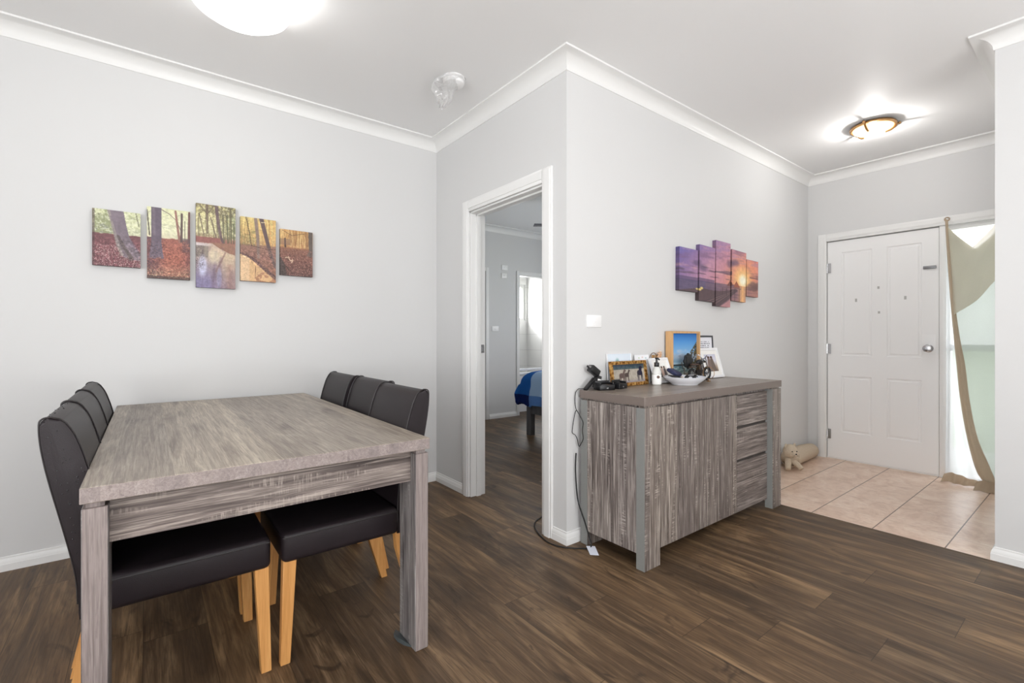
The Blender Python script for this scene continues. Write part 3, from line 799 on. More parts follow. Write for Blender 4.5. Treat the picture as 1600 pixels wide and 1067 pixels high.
# --- forest set on the left wall
def leaves(p, m, seed, a, bcol, d=.3):
    p.blend(m*(vnoise(p.ax, p.ay, 60, seed) > .52)*.5, a); p.speck(m, d, bcol, seed+1)
def forest(i, w, h):
    p = Pic(w, h, .0022); x, y = p.x, p.y; nz = vnoise(p.ax, p.ay, 55, 10+i, 4); nf = vnoise(p.ax, p.ay, 150, 40+i, 2); p.wob = .03*(nz-.5)
    rs = random.Random(70+i)
    def woods(y1, cols, n=14, wmin=.012, wmax=.03, a=.55):
        for _ in range(n):
            x0_ = rs.random(); w0_ = rs.uniform(wmin, wmax); p.stroke([(x0_, rs.uniform(-.05, .12)), (x0_+rs.uniform(-.05, .05), y1*.5), (x0_+rs.uniform(-.03, .03), y1+rs.uniform(-.03, .02))], w0_, w0_*1.1, rs.choice(cols), a, .4)
    def twigs(n, col, ymax=.3):
        for _ in range(n):
            x0_, y0_ = rs.random(), rs.uniform(0, ymax); p.stroke([(x0_, y0_), (x0_+rs.uniform(-.15, .15), y0_+rs.uniform(-.05, .06)), (x0_+rs.uniform(-.3, .3), y0_+rs.uniform(-.06, .1))], .012, .006, col, .6, .5)
    if i == 0:
        p.vgrad([(0, (206, 212, 160)), (.25, (214, 218, 172)), (.42, (205, 208, 170)), (.43, (118, 72, 76)), (.7, (132, 78, 84)), (1, (112, 62, 70))])
        p.blend((y < .42)*(x < .55)*(nz > .47)*.7, (122, 130, 88)); p.blend((y < .42)*(x < .5)*(y > .25)*(nz < .45)*.6, (96, 100, 96))
        p.blend((y < .4)*(nf > .6)*.5, (232, 234, 204)); p.blend((y < .42)*(nf < .4)*.35, (150, 158, 110)); twigs(8, (104, 108, 84), .35); p.stroke([(.9, 0), (.97, .25)], .02, .02, (120, 120, 90))
        p.poly([(.30, 0), (.64, 0), (.70, .25), (.76, .45), (.86, .62), (1.0, .74), (1.0, .88), (.8, .86), (.62, .82), (.50, .62), (.42, .35)], (126, 112, 124))
        p.stroke([(.33, .0), (.44, .35), (.52, .62), (.60, .78)], .05, .08, (158, 148, 138), .7); p.stroke([(.52, .45), (.66, .66), (.80, .85)], .06, .12, (88, 76, 74), .8)
        p.stroke([(.62, .1), (.72, .45), (.92, .7)], .05, .10, (104, 92, 110), .6)
        m = (y > .62).astype(float); p.speck(m, .13, (208, 170, 168), 4); p.speck((y > .44).astype(float), .12, (90, 48, 56), 6); p.poly([(.36, .1), (.64, .1), (.70, .25), (.76, .45), (.86, .62), (.98, .76), (.85, .84), (.66, .80), (.52, .62), (.42, .35)], (120, 106, 118), .75); p.stroke([(.52, .45), (.66, .66), (.80, .82)], .06, .10, (88, 76, 74), .7); p.stroke([(.40, .2), (.50, .5), (.58, .7)], .03, .05, (156, 146, 138), .6)
        p.blend((x < .05)*.5, (70, 50, 52))
    elif i == 1:
        p.vgrad([(0, (220, 222, 170)), (.3, (226, 226, 186)), (.42, (222, 214, 176)), (.43, (160, 92, 80)), (.7, (170, 92, 74)), (1, (140, 84, 72))])
        p.blend((y < .4)*(nz > .58)*.35, (190, 196, 146)); p.blend((y < .4)*(nf > .62)*.4, (240, 238, 208)); twigs(10, (140, 140, 108), .3); p.stroke([(.32, .02), (.5, .07), (.68, .16), (.78, .3)], .02, .015, (110, 88, 90))
        p.stroke([(.65, .02), (.70, .25), (.75, .46)], .05, .06, (150, 104, 92)); p.stroke([(.8, .05), (.79, .46)], .05, .06, (96, 78, 74)); p.stroke([(.87, .15), (.87, .45)], .02, .02, (120, 110, 96))
        p.stroke([(.98, .02), (.97, .5)], .06, .07, (110, 72, 70)); p.blend((x > .8)*(y > .40)*(y < .6)*.6, (88, 72, 78))
        p.blend(np.clip((.45-x)*3, 0, 1)*(y > .42)*.75, (84, 62, 76)); p.blend(np.clip((x-.75)*4, 0, 1)*(y > .55)*.6, (96, 62, 70))
        p.stroke([(.0, .05), (.06, .4)], .03, .03, (90, 84, 70)); p.poly([(.10, 0), (.33, 0), (.33, .5), (.38, .72), (.05, .72), (.1, .45)], (100, 88, 104)); p.stroke([(.15, .0), (.17, .6)], .05, .06, (122, 108, 120), .6)
        p.speck((y > .45).astype(float), .15, (196, 118, 92), 8); p.speck((y > .45).astype(float), .12, (110, 60, 60), 9)
        p.poly([(.10, .4), (.33, .4), (.33, .55), (.38, .70), (.05, .70), (.1, .5)], (98, 86, 102), .8); p.speck(np.clip((y-.78)*4, 0, .9), .30, (226, 200, 150), 10); p.blend((y > .965)*.6, (50, 40, 44))
    elif i == 2:
        p.vgrad([(0, (200, 190, 120)), (.15, (222, 212, 150)), (.34, (220, 212, 158)), (.40, (166, 120, 100)), (.46, (150, 92, 80)), (.47, (196, 168, 150)), (.6, (206, 180, 146)), (1, (150, 120, 124))])
        p.blend((y < .4)*np.clip((x-.5)*2.2, 0, 1)*(nz > .42)*.75, (96, 112, 78)); p.blend((y < .12)*(nz > .45)*.6, (96, 84, 66)); p.blend((y > .28)*(y < .4)*(nz > .5)*.4, (140, 136, 96))
        p.blend((y < .42)*(nf < .42)*.45, (140, 132, 84)); p.blend((y < .4)*(nf > .6)*.45, (240, 232, 180)); woods(.42, [(112, 104, 74), (128, 112, 84), (92, 88, 62)], 12); twigs(22, (92, 76, 60), .22)
        for a, c_, w0, w1 in (([(.27, 0), (.28, .35)], (104, 84, 74), .06, .03), ([(.08, .12), (.2, .38)], (92, 76, 70), .03, .02), ([(.36, .15), (.52, .42)], (104, 86, 78), .03, .03), ([(.5, 0), (.55, .2), (.62, .38), (.78, .54)], (98, 76, 84), .09, .06), ([(.68, .1), (.7, .44)], (100, 96, 76), .035, .035), ([(.78, .1), (.8, .44)], (84, 84, 62), .03, .03), ([(.88, .02), (.89, .44)], (96, 90, 66), .035, .035), ([(.96, .2), (.96, .44)], (80, 80, 60), .03, .03), ([(.1, .02), (.28, .12), (.45, .0)], (100, 84, 70), .02, .02)):
            p.stroke(a, w0, w1, c_, .85)
        p.blend((y > .395)*(y < .46)*(x < .6), (148, 88, 82)); p.poly([(.35, .45), (1, .45), (1, .585), (.85, .57), (.6, .52)], (150, 104, 84)); p.blend(np.clip(1-abs(y+p.wob-.485)/.03, 0, 1)*np.clip((.42-x)*5, 0, 1)*.7, (206, 202, 214))
        m = (y > .5)*np.clip((.75-x+.3*(y-.7))*2, 0, 1); p.blend(m*np.clip((y-.5)*2.4, 0, 1)*.85, (118, 112, 160)); p.blend((y > .5)*(x < .3)*(y < .64)*.6, (110, 104, 96))
        p.blend((y > .55)*np.clip(1-abs(x-.42-.15*(1-y))/.07, 0, 1)*.6, (110, 86, 112)); p.blend((y > .62)*np.clip(1-abs(x-.62)/.06, 0, 1)*.5, (120, 92, 104)); p.blend((y > .7)*np.clip(1-abs(x-.85)/.12, 0, 1)*.4, (160, 110, 96))
        p.stroke([(.5, .8), (.62, .68), (.74, .56)], .05, .04, (136, 100, 96), .7); p.ell(.16, .74, .10, .12, (196, 200, 232), .75, .6); p.ell(.45, .62, .12, .08, (226, 210, 172), .7, .8); p.ell(.58, .88, .06, .12, (158, 160, 205), .6, .6)
        p.blend((y > .5)*(vnoise(p.ax, p.ay*.2, 60, 3) > .6)*.2, (90, 70, 90))
        p.speck(((x < .2)*(y > .5)*(y < .8)).astype(float), .25, (84, 64, 70), 12)
    elif i == 3:
        p.vgrad([(0, (226, 202, 116)), (.25, (224, 184, 110)), (.4, (190, 146, 96)), (.43, (146, 104, 88)), (.6, (138, 94, 84)), (1, (150, 100, 76))])
        p.blend((y < .42)*np.clip((x-.3)*2, 0, 1)*(vnoise(p.ax, p.ay*.15, 90, 5) > .5)*.65, (222, 160, 84)); p.blend((y < .44)*(y > .2)*(x < .5)*(nz > .47)*.6, (122, 120, 74))
        woods(.44, [(168, 128, 76), (138, 104, 64), (214, 166, 92)], 22); p.blend((y < .42)*(nf > .6)*.4, (244, 214, 132)); twigs(10, (120, 96, 60), .25)
        p.poly([(0, .58), (.2, .62), (.45, .72), (.7, .84), (1, .93), (1, 1), (0, 1)], (222, 174, 118)); p.blend((y > .6)*(x < .25)*.35, (240, 214, 180)); p.blend((y > .85)*(x > .4)*(nz > .5)*.6, (150, 86, 62))
        p.stroke([(0, .57), (.3, .63), (.6, .76), (1, .93)], .06, .12, (92, 66, 66), .9)
        p.stroke([(.15, 0), (.25, .25), (.3, .44)], .03, .03, (104, 84, 60)); p.stroke([(.42, .02), (.48, .3), (.5, .62)], .10, .08, (134, 112, 104), .9); p.stroke([(.58, 0), (.70, .25), (.82, .5), (.98, .75)], .13, .08, (98, 78, 78)); p.stroke([(.58, .06), (.7, .05)], .02, .02, (226, 206, 160))
        p.stroke([(.3, .44), (.75, .48), (1, .47)], .02, .02, (84, 56, 52)); p.speck((y > .46).astype(float), .10, (180, 130, 104), 15); p.stroke([(.42, .76), (.41, .95)], .015, .015, (110, 74, 56))
    else:
        p.vgrad([(0, (196, 142, 78)), (.2, (212, 160, 88)), (.36, (190, 128, 78)), (.42, (140, 88, 68)), (.7, (122, 76, 66)), (1, (88, 58, 54))])
        p.blend((y < .38)*(vnoise(p.ax, p.ay*.1, 120, 7) > .55)*.6, (234, 196, 126)); p.blend((y < .34)*(vnoise(p.ax, p.ay*.12, 100, 8) < .42)*.5, (140, 92, 56))
        woods(.38, [(226, 180, 108), (150, 98, 58), (240, 206, 140), (128, 84, 54)], 34, .008, .02)
        p.stroke([(.05, .02), (.35, .12), (.75, .05)], .015, .015, (100, 70, 50)); p.stroke([(.14, .2), (.15, .38)], .05, .06, (84, 62, 54)); p.blend((y > .2)*(y < .34)*(x < .3)*.5, (120, 92, 82))
        p.poly([(.86, 0), (1, 0), (1, .56), (.80, .54), (.88, .44)], (96, 84, 78)); p.stroke([(.8, .02), (.8, .38)], .06, .06, (150, 108, 70), .6)
        p.speck((y > .42).astype(float), .18, (174, 124, 110), 17); p.speck((y > .42).astype(float), .15, (80, 48, 46), 18)
        p.stroke([(.15, .62), (.25, .60), (.3, .68), (.38, .66), (.34, .72)], .03, .03, (226, 196, 160), .8); p.poly([(.0, .6), (.12, .74), (.2, 1), (0, 1)], (66, 58, 56), .8); p.stroke([(.3, .9), (.1, .75)], .03, .03, (70, 56, 52), .6)
    gm = np.clip((y-.44)*8, 0, 1) if i not in (2,) else np.clip((y-.44)*8, 0, 1)*.25
    if i == 3: gm = gm*(y < .60+.36*x)
    p.c = p.c*(1+(.34*gm*(nf-.5)*2)[..., None]); p.tex(.10, 110, i); p.tex(.06, 30, i+3)
    gy_ = p.c.mean(2, keepdims=True); p.c = p.c*.74 + gy_*.16 + np.array((158, 150, 146))*.10
    return p
FG = 'five forest canvas panels on the left wall'
FL = ['first forest canvas from the left, thick leaning tree trunk over red leaves', 'second forest canvas from the left, straight trunk beside an orange leaf path',
      'tallest middle forest canvas with a stream reflecting trees', 'fourth forest canvas, golden trees leaning over a stream bank', 'smallest forest canvas at the right end, orange woods over brown leaves']
FR = [(-.2335, -.0335, 1.8285, 1.5285), (-.005, .194, 1.876, 1.4775), (.2225, .4235, 1.9345, 1.4395), (.4505, .649, 1.8925, 1.495), (.6755, .8745, 1.8465, 1.5485)]
for i, (xa, xb, zt, zb) in enumerate(FR):
    o_ = slab_picture('canvas_print', forest(i, xb-xa, zt-zb), (xa, YA-.030, zt), (1, 0, 0), (0, 0, -1), .030, M['img'])
    tag(o_, FL[i], 'canvas picture', FG)

# --- sunset set above the sideboard (one scene across five panels)
QX0, QX1, QZ1, QZ0 = 2.85, 4.03, 1.88, 1.365
def sunset(xa, xb, zt, zb):
    p = Pic(xb-xa, zt-zb, .0035)
    gx = (xa + p.x*(xb-xa) - QX0)/(QX1-QX0); gy = (QZ1 - (zt - p.y*(zt-zb)))/(QZ1-QZ0)
    A, B_, Cc = np.array((92, 84, 150.)), np.array((188, 136, 158.)), np.array((222, 138, 120.))
    t_ = np.clip(gx*1.05+gy*.5-.1, 0, 1)[..., None]
    p.c = np.where(t_ < .5, A+(B_-A)*t_*2, B_+(Cc-B_)*(t_-.5)*2)
    n1 = vnoise(gx*3.2+gy*1.2, gy*7, 1.6, 21, 4); p.blend((gy < .58)*np.clip((n1-.55)*6, 0, 1)*.55, (112, 84, 116)); p.blend((gy < .55)*np.clip((.42-n1)*6, 0, 1)*.6, (226, 172, 170))
    p.blend((gy < .3)*(n1 < .5)*.25, (110, 104, 180))
    sx, sy = .765, .55; d = np.hypot((gx-sx)*1.9, (gy-sy)*1.1)
    p.blend(np.clip(1-d/.5, 0, 1)*.85, (246, 168, 92)); p.blend(np.clip(1-d/.27, 0, 1)*1.1, (255, 222, 142)); p.blend(np.clip(1-d/.13, 0, 1)*1.6, (255, 250, 222))
    cl = vnoise(gx*2.2, gy*16, 2.2, 23); p.blend((gy > .44)*(gy < .57)*(gx < .62)*np.clip((cl-.5)*8, 0, 1)*.7, (82, 66, 86)); p.blend((gy > .4)*(gy < .5)*(gx > .86)*np.clip((cl-.35)*6, 0, 1)*.7, (96, 66, 72))
    hz = .64; w_ = (gy > hz)
    p.blend(w_*1.0, (104, 86, 108)); p.blend(w_*np.clip(gx*1.6-.5, 0, 1)*.8, (190, 128, 108)); p.blend(w_*(vnoise(gx*2, gy*30, 3, 25) > .55)*.3, (66, 54, 78))
    p.blend(w_*np.clip(1-abs(gx-sx)/.07, 0, 1)*.9, (250, 190, 120)); p.blend((gx < .4)*(gy > .6)*(gy < hz+.02)*.6, (70, 60, 92)); p.blend((gx < .3)*(gy > hz)*.4, (84, 80, 118))
    def P_(pts): return [((q[0]*(QX1-QX0)+QX0-xa)/(xb-xa), (zt-(QZ1-q[1]*(QZ1-QZ0)))/(zt-zb)) for q in pts]
    p.poly(P_([(.0, .80), (.22, .74), (.45, .76), (.68, .70), (.70, .72), (.60, .84), (.46, .98), (.20, 1.0), (.0, .9)]), (84, 66, 70))
    for k in range(7): p.stroke(P_([(.23+.03*k, .95+.005*k), (.66, .715)]), .02, .006, (150, 118, 116) if k % 2 else (56, 46, 54), .7)
    p.poly(P_([(.46, .99), (.60, .86), (.66, .99)]), (200, 140, 140), .7)
    for gxp in (.50, .55, .60, .66, .72): p.stroke(P_([(gxp, .70), (gxp, .90 if gxp > .6 else .8)]), .035, .035, (60, 44, 48), .9)
    p.poly(P_([(.555, .66), (.60, .56), (.64, .66)]), (110, 66, 62)); p.poly(P_([(.64, .67), (.68, .575), (.73, .67)]), (150, 82, 60)); p.stroke(P_([(.56, .68), (.74, .69)]), .03, .03, (120, 84, 80))
    for q in ((.87, .64), (.91, .60), (.95, .62), (.99, .6), (.93, .65)): 
        a = P_([q])[0]; p.ell(a[0], a[1], .28, .09, (112, 82, 78), .75, .6)
    for q in ((.20, .40), (.27, .46), (.60, .33), (.66, .30)):
        a = P_([q])[0]; p.ell(a[0], a[1], .25, .06, (80, 66, 96), .6, .8)
    for q in ((.205, .757), (.235, .768), (.255, .745)):
        a = P_([q])[0]; p.ell(a[0], a[1], .09, .02, (238, 214, 120), .9, .6)
    p.tex(.07, 60, 2); p.c = p.c*.90+np.array((150, 142, 148))*.10; return p
SG = 'five sunset canvas panels above the sideboard'
SL = ['sunset canvas at the left end, purple clouds over dark water', 'second sunset canvas from the left, pink clouds above a wooden pier', 'tallest middle sunset canvas with the pier and a small hut',
      'fourth sunset canvas with the bright orange sun on the sea', 'smallest sunset canvas at the right end, pink sky above trees']
SQ = [(2.867, 3.098, 1.765, 1.466, .6), (3.1165, 3.329, 1.808, 1.406, 1.6), (3.343, 3.556, 1.868, 1.376, .8), (3.577, 3.803, 1.8245, 1.4265, 1.8), (3.816, 4.012, 1.7715, 1.4755, .8)]
for i, (xa, xb, zt, zb, rot) in enumerate(SQ):
    off = .030
    a = math.radians(rot); ct = Vector(((xa+xb)/2, YC-off, (zt+zb)/2)); du = Vector((math.cos(a), 0, -math.sin(a))); dv = Vector((-math.sin(a), 0, -math.cos(a)))
    o3 = ct - du*(xb-xa)/2 - dv*(zt-zb)/2
    o_ = slab_picture('canvas_print', sunset(xa, xb, zt, zb), o3, du, dv, off-.0005, M['img'])
    tag(o_, SL[i], 'canvas picture', SG)

# ------------------------------------------------------------------ framed pictures and cards on the sideboard
ST = .850
def lean_frame(name, label, cat, x0, x1, yb, yt, zt, border, depth, mats, pic_fn, picmat='img_gloss', group=None, mat_w=0, inset=.4, foot=None):
    """leans back from (yb at the base) to (yt at the top)"""
    zb = ST
    r = thing(name, label, cat, ((x0+x1)/2, yb, ST), group)
    dv = Vector((0, yb-yt, zb-zt)); L = dv.length; dv.normalize(); du = Vector((1, 0, 0)); nb = du.cross(dv).normalized()   # backwards
    W = x1-x0
    lift = Vector((0, 0, max(0, -nb.z*depth)+.0005)); top = Vector((x0, yt, zt)) + lift
    def P3(u, v, d): return top + du*u + dv*v + nb*d
    b = B(); bw = border
    def bar(u0, u1, v0, v1):
        vs = b.hexa([P3(u0, v0, 0), P3(u1, v0, 0), P3(u1, v1, 0), P3(u0, v1, 0)], [P3(u0, v0, depth), P3(u1, v0, depth), P3(u1, v1, depth), P3(u0, v1, depth)]); return vs
    bar(0, bw, 0, L); bar(W-bw, W, 0, L); bar(bw, W-bw, 0, bw); bar(bw, W-bw, L-bw, L)
    fr = b.obj('frame', mats, r, flat=True)
    b = B(); bv = depth*.85
    b.hexa([P3(bw*.8, bw*.8, bv), P3(W-bw*.8, bw*.8, bv), P3(W-bw*.8, L-bw*.8, bv), P3(bw*.8, L-bw*.8, bv)], [P3(bw*.8, bw*.8, depth*.95), P3(W-bw*.8, bw*.8, depth*.95), P3(W-bw*.8, L-bw*.8, depth*.95), P3(bw*.8, L-bw*.8, depth*.95)])
    b.obj('backing', plain('fibre_board', rgb(90, 74, 60), .8), r, flat=True)
    if mat_w:
        b = B(); q = inset*depth
        def bar2(u0, u1, v0, v1): b.hexa([P3(u0, v0, q), P3(u1, v0, q), P3(u1, v1, q), P3(u0, v1, q)], [P3(u0, v0, q+.002), P3(u1, v0, q+.002), P3(u1, v1, q+.002), P3(u0, v1, q+.002)])
        e0, e1 = bw, bw+mat_w
        bar2(e0, e1, e0, L-e0); bar2(W-e1, W-e0, e0, L-e0); bar2(e1, W-e1, e0, e1); bar2(e1, W-e1, L-e1, L-e0)
        b.obj('picture_mount', plain('mount_board', rgb(236, 234, 230), .7, var=.01), r, flat=True)
    e = bw+mat_w-.001; pic = pic_fn(W-2*e, L-2*e)
    slab_picture('picture', pic, P3(e, e, min(inset*depth+.0025, depth*.6)), du, dv, 0, M[picmat], r)
    return r
def horses(w, h):
    p = Pic(w, h, .0022); p.vgrad([(0, (52, 58, 74)), (.2, (74, 88, 92)), (.27, (96, 100, 96)), (.29, (168, 160, 148)), (.8, (172, 164, 152)), (1, (140, 130, 138))]); nz = vnoise(p.ax, p.ay, 80, 2)
    p.blend((p.y < .27)*(nz > .5)*.5, (40, 60, 70)); p.blend((p.y > .3)*(nz > .52)*.3, (130, 124, 112))
    def horse(cx_, cy_, s_, c, face):
        p.ell(cx_, cy_, .075*s_, .13*s_, c, 1, .2); p.stroke([(cx_+face*.05*s_, cy_-.05), (cx_+face*.09*s_, cy_-.26*s_), (cx_+face*.12*s_, cy_-.24*s_)], .055*s_, .03*s_, c)
        for k in (-.06, -.03, .04, .065): p.stroke([(cx_+k*s_, cy_+.05), (cx_+k*s_, cy_+.36*s_)], .024*s_, .014*s_, c)
    horse(.27, .60, 1.05, (94, 78, 74), 1); horse(.42, .58, .9, (78, 66, 62), 1); horse(.84, .5, 1.15, (44, 40, 52), .6); p.stroke([(.86, .25), (.87, .5)], .07, .09, (36, 34, 54))
    return p
def beach(w, h):
    p = Pic(w, h, .003); p.vgrad([(0, (40, 110, 190)), (.2, (84, 148, 210)), (.42, (130, 176, 216)), (.5, (150, 170, 190)), (.62, (120, 150, 172)), (.68, (170, 196, 210)), (.685, (40, 50, 54)), (.715, (44, 54, 56)), (.72, (90, 130, 146)), (.86, (120, 140, 136)), (.93, (140, 132, 112)), (1, (120, 104, 84))])
    n1 = vnoise(p.x*1.2, p.y*3, 5, 3, 4); p.blend((p.y > .36)*(p.y < .66)*np.clip((n1-.42)*4, 0, 1)*.7, (176, 190, 208)); p.blend((p.y > .48)*(p.y < .62)*np.clip((n1-.5)*4, 0, 1)*.6, (110, 124, 146))
    n2 = vnoise(p.x*2, p.y*6, 9, 6, 3); p.blend((p.y > .73)*(n2 > .55)*.5, (206, 212, 204)); p.blend((p.y > .74)*(n2 < .4)*.5, (66, 92, 96))
    n3 = vnoise(p.x*2, p.y*2, 12, 9, 3); m = (p.x > .74+.22*np.abs(p.y-.5)-.05*n3)*(p.y > .18+.9*(1-p.x))*(p.y < .72); p.blend(m*(n3 > .38)*.95, (62, 58, 44)); p.blend(m*(n3 > .62)*.7, (128, 120, 80))
    p.blend((p.y > .9)*(p.x > .5)*.5, (110, 84, 66)); return p
def people(w, h):
    p = Pic(w, h, .0022); p.vgrad([(0, (236, 238, 236)), (.3, (226, 222, 214)), (.6, (190, 180, 168)), (1, (120, 116, 104))])
    for cx_, c, s_ in ((.18, (120, 96, 84), 1), (.38, (84, 78, 72), 1.05), (.6, (196, 166, 152), 1), (.82, (88, 78, 78), 1.05)):
        p.ell(cx_, .30, .07, .08, (150, 110, 92), 1, .3); p.ell(cx_, .25, .075, .06, (76, 58, 48), 1, .3); p.stroke([(cx_, .46), (cx_, 1)], .18*s_, .22*s_, c)
    return p
def couple(w, h):
    p = Pic(w, h, .0025); p.vgrad([(0, (196, 196, 214)), (.4, (206, 204, 214)), (.75, (160, 140, 122)), (1, (110, 92, 76))])
    for cx_, c in ((.38, (112, 92, 84)), (.62, (96, 78, 68))): p.ell(cx_, .22, .10, .07, (120, 84, 70), 1, .3); p.ell(cx_, .17, .10, .06, (74, 48, 38), 1, .3); p.stroke([(cx_, .36), (cx_+(cx_-.5)*.5, 1)], .24, .42, c)
    return p
def textcard(lines, seed, tint=(236, 237, 240), margin=.14, head=False):
    def f(w, h):
        p = Pic(w, h, .0018); p.c[:] = tint; r = random.Random(seed)
        for k in range(lines):
            yy = .26+.66*k/lines if head else .12+.78*k/lines; a = margin; e = 1-margin-(.0 if k % 3 else .12*r.random())
            m = (abs(p.y-yy) < .012)*(p.x > a)*(p.x < e)*(vnoise(p.x, p.y*0+k*.37, 26, seed) > .40); p.blend(m*.75, (90, 92, 100))
        if head:
            p.ell(.3, .1, .06, .03, (170, 190, 150), .6); p.ell(.55, .08, .06, .03, (210, 180, 170), .6); p.ell(.8, .11, .06, .03, (160, 190, 190), .6)
        return p
    return f
def flowers(w, h):
    p = Pic(w, h, .002); p.vgrad([(0, (214, 224, 234)), (1, (226, 230, 236))])
    for x_, y_, c in ((.30, .40, (150, 176, 160)), (.42, .25, (120, 160, 156)), (.5, .42, (110, 140, 120)), (.64, .36, (130, 150, 120)), (.26, .5, (110, 140, 120))): p.ell(x_, y_, .07, .10, c, .7, .8); p.stroke([(x_, y_), (.45, .62)], .02, .02, c)
    for x_, y_, c in ((.36, .48, (240, 236, 234)), (.58, .50, (240, 232, 228)), (.5, .6, (236, 226, 224))): p.ell(x_, y_, .09, .13, c, 1, .3)
    p.ell(.36, .46, .025, .035, (60, 44, 50)); p.ell(.60, .50, .035, .04, (176, 84, 66)); p.ell(.54, .47, .02, .03, (90, 70, 66)); p.ell(.70, .56, .02, .03, (90, 60, 60)); return p
g = G('ornate_gilt', .3, .85); g.color(g.ramp(g.noise(g.co(), 60, 3, .6), [(.36, rgb(90, 50, 20)), (.46, rgb(186, 130, 62)), (.62, rgb(232, 190, 120))])); g.bump(g.noise(g.co(), 90, 3), .6, .003); M['gilt'] = g.m
M['frame_oak'] = wood('shadow_box_oak', 2, rgb(178, 134, 88), rgb(206, 164, 116), rgb(222, 184, 138), saw=0, streak=.3)
M['frame_black'] = plain('black_frame', rgb(44, 45, 52), .45)
PG = 'framed pictures leaning on the wall above the sideboard'
lean_frame('photo_frame', 'ornate gilt photo frame with a picture of three horses', 'photo frame', 2.137, 2.477, 1.800, 1.822, .999, .020, .014, M['gilt'], horses, group=PG)
lean_frame('picture_card', 'small pale flower picture standing behind the gilt horse frame', 'picture card', 2.150, 2.378, 1.845, 1.858, 1.047, .004, .006, M['white_frame'], flowers, 'img')
fc = lean_frame('picture_card', 'white card of printed text lines beside the gilt horse frame', 'greeting card', 2.405, 2.548, 1.838, 1.853, 1.033, .003, .004, M['white_frame'], textcard(12, 4, head=True), 'img')
lean_frame('photo_frame', 'small white photo frame with a group of people behind the soap bottle', 'photo frame', 2.520, 2.715, 1.770, 1.828, 1.006, .014, .014, M['white_frame'], people, group=PG, mat_w=.024)
lean_frame('box_frame', 'tall wooden box frame with a beach and blue sky painting', 'framed painting', 2.735, 3.075, 1.804, 1.8045, 1.1845, .014, .050, M['frame_oak'], beach, 'img', mat_w=0, inset=.35)
lean_frame('page_frame', 'black frame with a white printed page, behind the box frame', 'photo frame', 3.100, 3.338, 1.840, 1.858, 1.156, .012, .008, M['frame_black'], textcard(16, 9, (226, 226, 232)), 'img')
lean_frame('photo_frame', 'large white photo frame with a couple, at the right end of the pictures', 'photo frame', 3.110, 3.358, 1.775, 1.836, 1.062, .017, .016, M['white_frame'], couple, group=PG, mat_w=.030)

# small wooden word sign with a hoop behind the white photo frame
sg = thing('word_sign', 'small gold word sign with a hoop and dried flowers behind the soap bottle', 'sign', (2.62, 1.857, ST))
b = B(); b.torus((2.605, 1.857, 1.003), .040, .0022, 'y', 32, 6); b.tube([(2.605, 1.857, ST), (2.605, 1.857, .963)], .003, 6); b.box(2.565, 2.645, 1.853, 1.862, ST, ST+.008)
b.obj('hoop', plain('bronze_wire', rgb(120, 96, 80), .4, .6), sg)
cu = bpy.data.curves.new('letters', 'FONT'); cu.body = 'BLE'; cu.size = .036; cu.extrude = .0025; cu.align_x = 'CENTER'
to = bpy.data.objects.new('tmp', cu); C.objects.link(to)
dg = bpy.context.evaluated_depsgraph_get(); me = bpy.data.meshes.new_from_object(to.evaluated_get(dg)); bpy.data.objects.remove(to)
me.transform(Matrix.Translation((2.612, 1.856, 1.005)) @ Matrix.Rotation(PI/2, 4, 'X'))
link('letters', me, plain('gold_letter', rgb(196, 150, 90), .4, .4), sg)
b = B(); rd = random.Random(2)
for k in range(26):
    c_ = (2.662+rd.uniform(-.022, .018), 1.853+rd.uniform(-.004, .004), 1.018+rd.uniform(-.028, .03)); b.ball(c_, rd.uniform(.004, .008), u=8, v=6)
b.tube([(2.645, 1.85, .985), (2.662, 1.85, 1.06)], .0015, 5)
b.obj('dried_flowers', plain('dried_flower', rgb(205, 170, 140), .8, var=.2), sg)

# soap bottle
so = thing('soap_bottle', 'white and clear pump soap bottle with a black pump in front of the photos', 'soap bottle', (2.497, 1.757, ST))
b = B(); b.lathe([(.026, 0), (.0285, .003), (.0285, .062), (.027, .070), (.0285, .072), (.0275, .082), (.021, .100), (.014, .112), (.012, .120)], (0, 0, 0), 28); b.obj('bottle', plain('milky_bottle', rgb(214, 214, 210), .2, var=.03), so, world=False)
b = B(); b.lathe([(.0287, .006), (.0290, .008), (.0290, .060), (.0287, .062)], (0, 0, 0), 28, cap=False); b.obj('label', plain('paper_label', rgb(240, 240, 238), .5, var=.01), so, world=False)
b = B()
d_ = Vector((-2.497, -1.757, 0)).normalized(); rt = Vector((-d_.y, d_.x, 0))*1
q = d_*.0285 + rt*.009 + Vector((0, 0, .050)); q = q.normalized()*0 + q
vs = b.ball((0, 0, 0), .0095, u=20, v=10); m_ = Matrix.Translation(q) @ d_.to_track_quat('Z', 'Y').to_matrix().to_4x4() @ Matrix.Diagonal((1, 1, .12, 1)); b.xf(vs, m_)
b.obj('round_emblem', plain('brown_emblem', rgb(96, 70, 56), .5, var=.3, scale=120), so, world=False)
b = B(); b.lathe([(.0145, .112), (.0155, .114), (.0155, .136), (.0145, .138), (.007, .139), (.006, .158), (.009, .158), (.010, .164), (.008, .168)], (0, 0, 0), 20); b.tube([(0, 0, .163), (-.012, -.022, .162), (-.016, -.030, .156)], .0045, 8); b.obj('pump', M['black'], so, world=False)

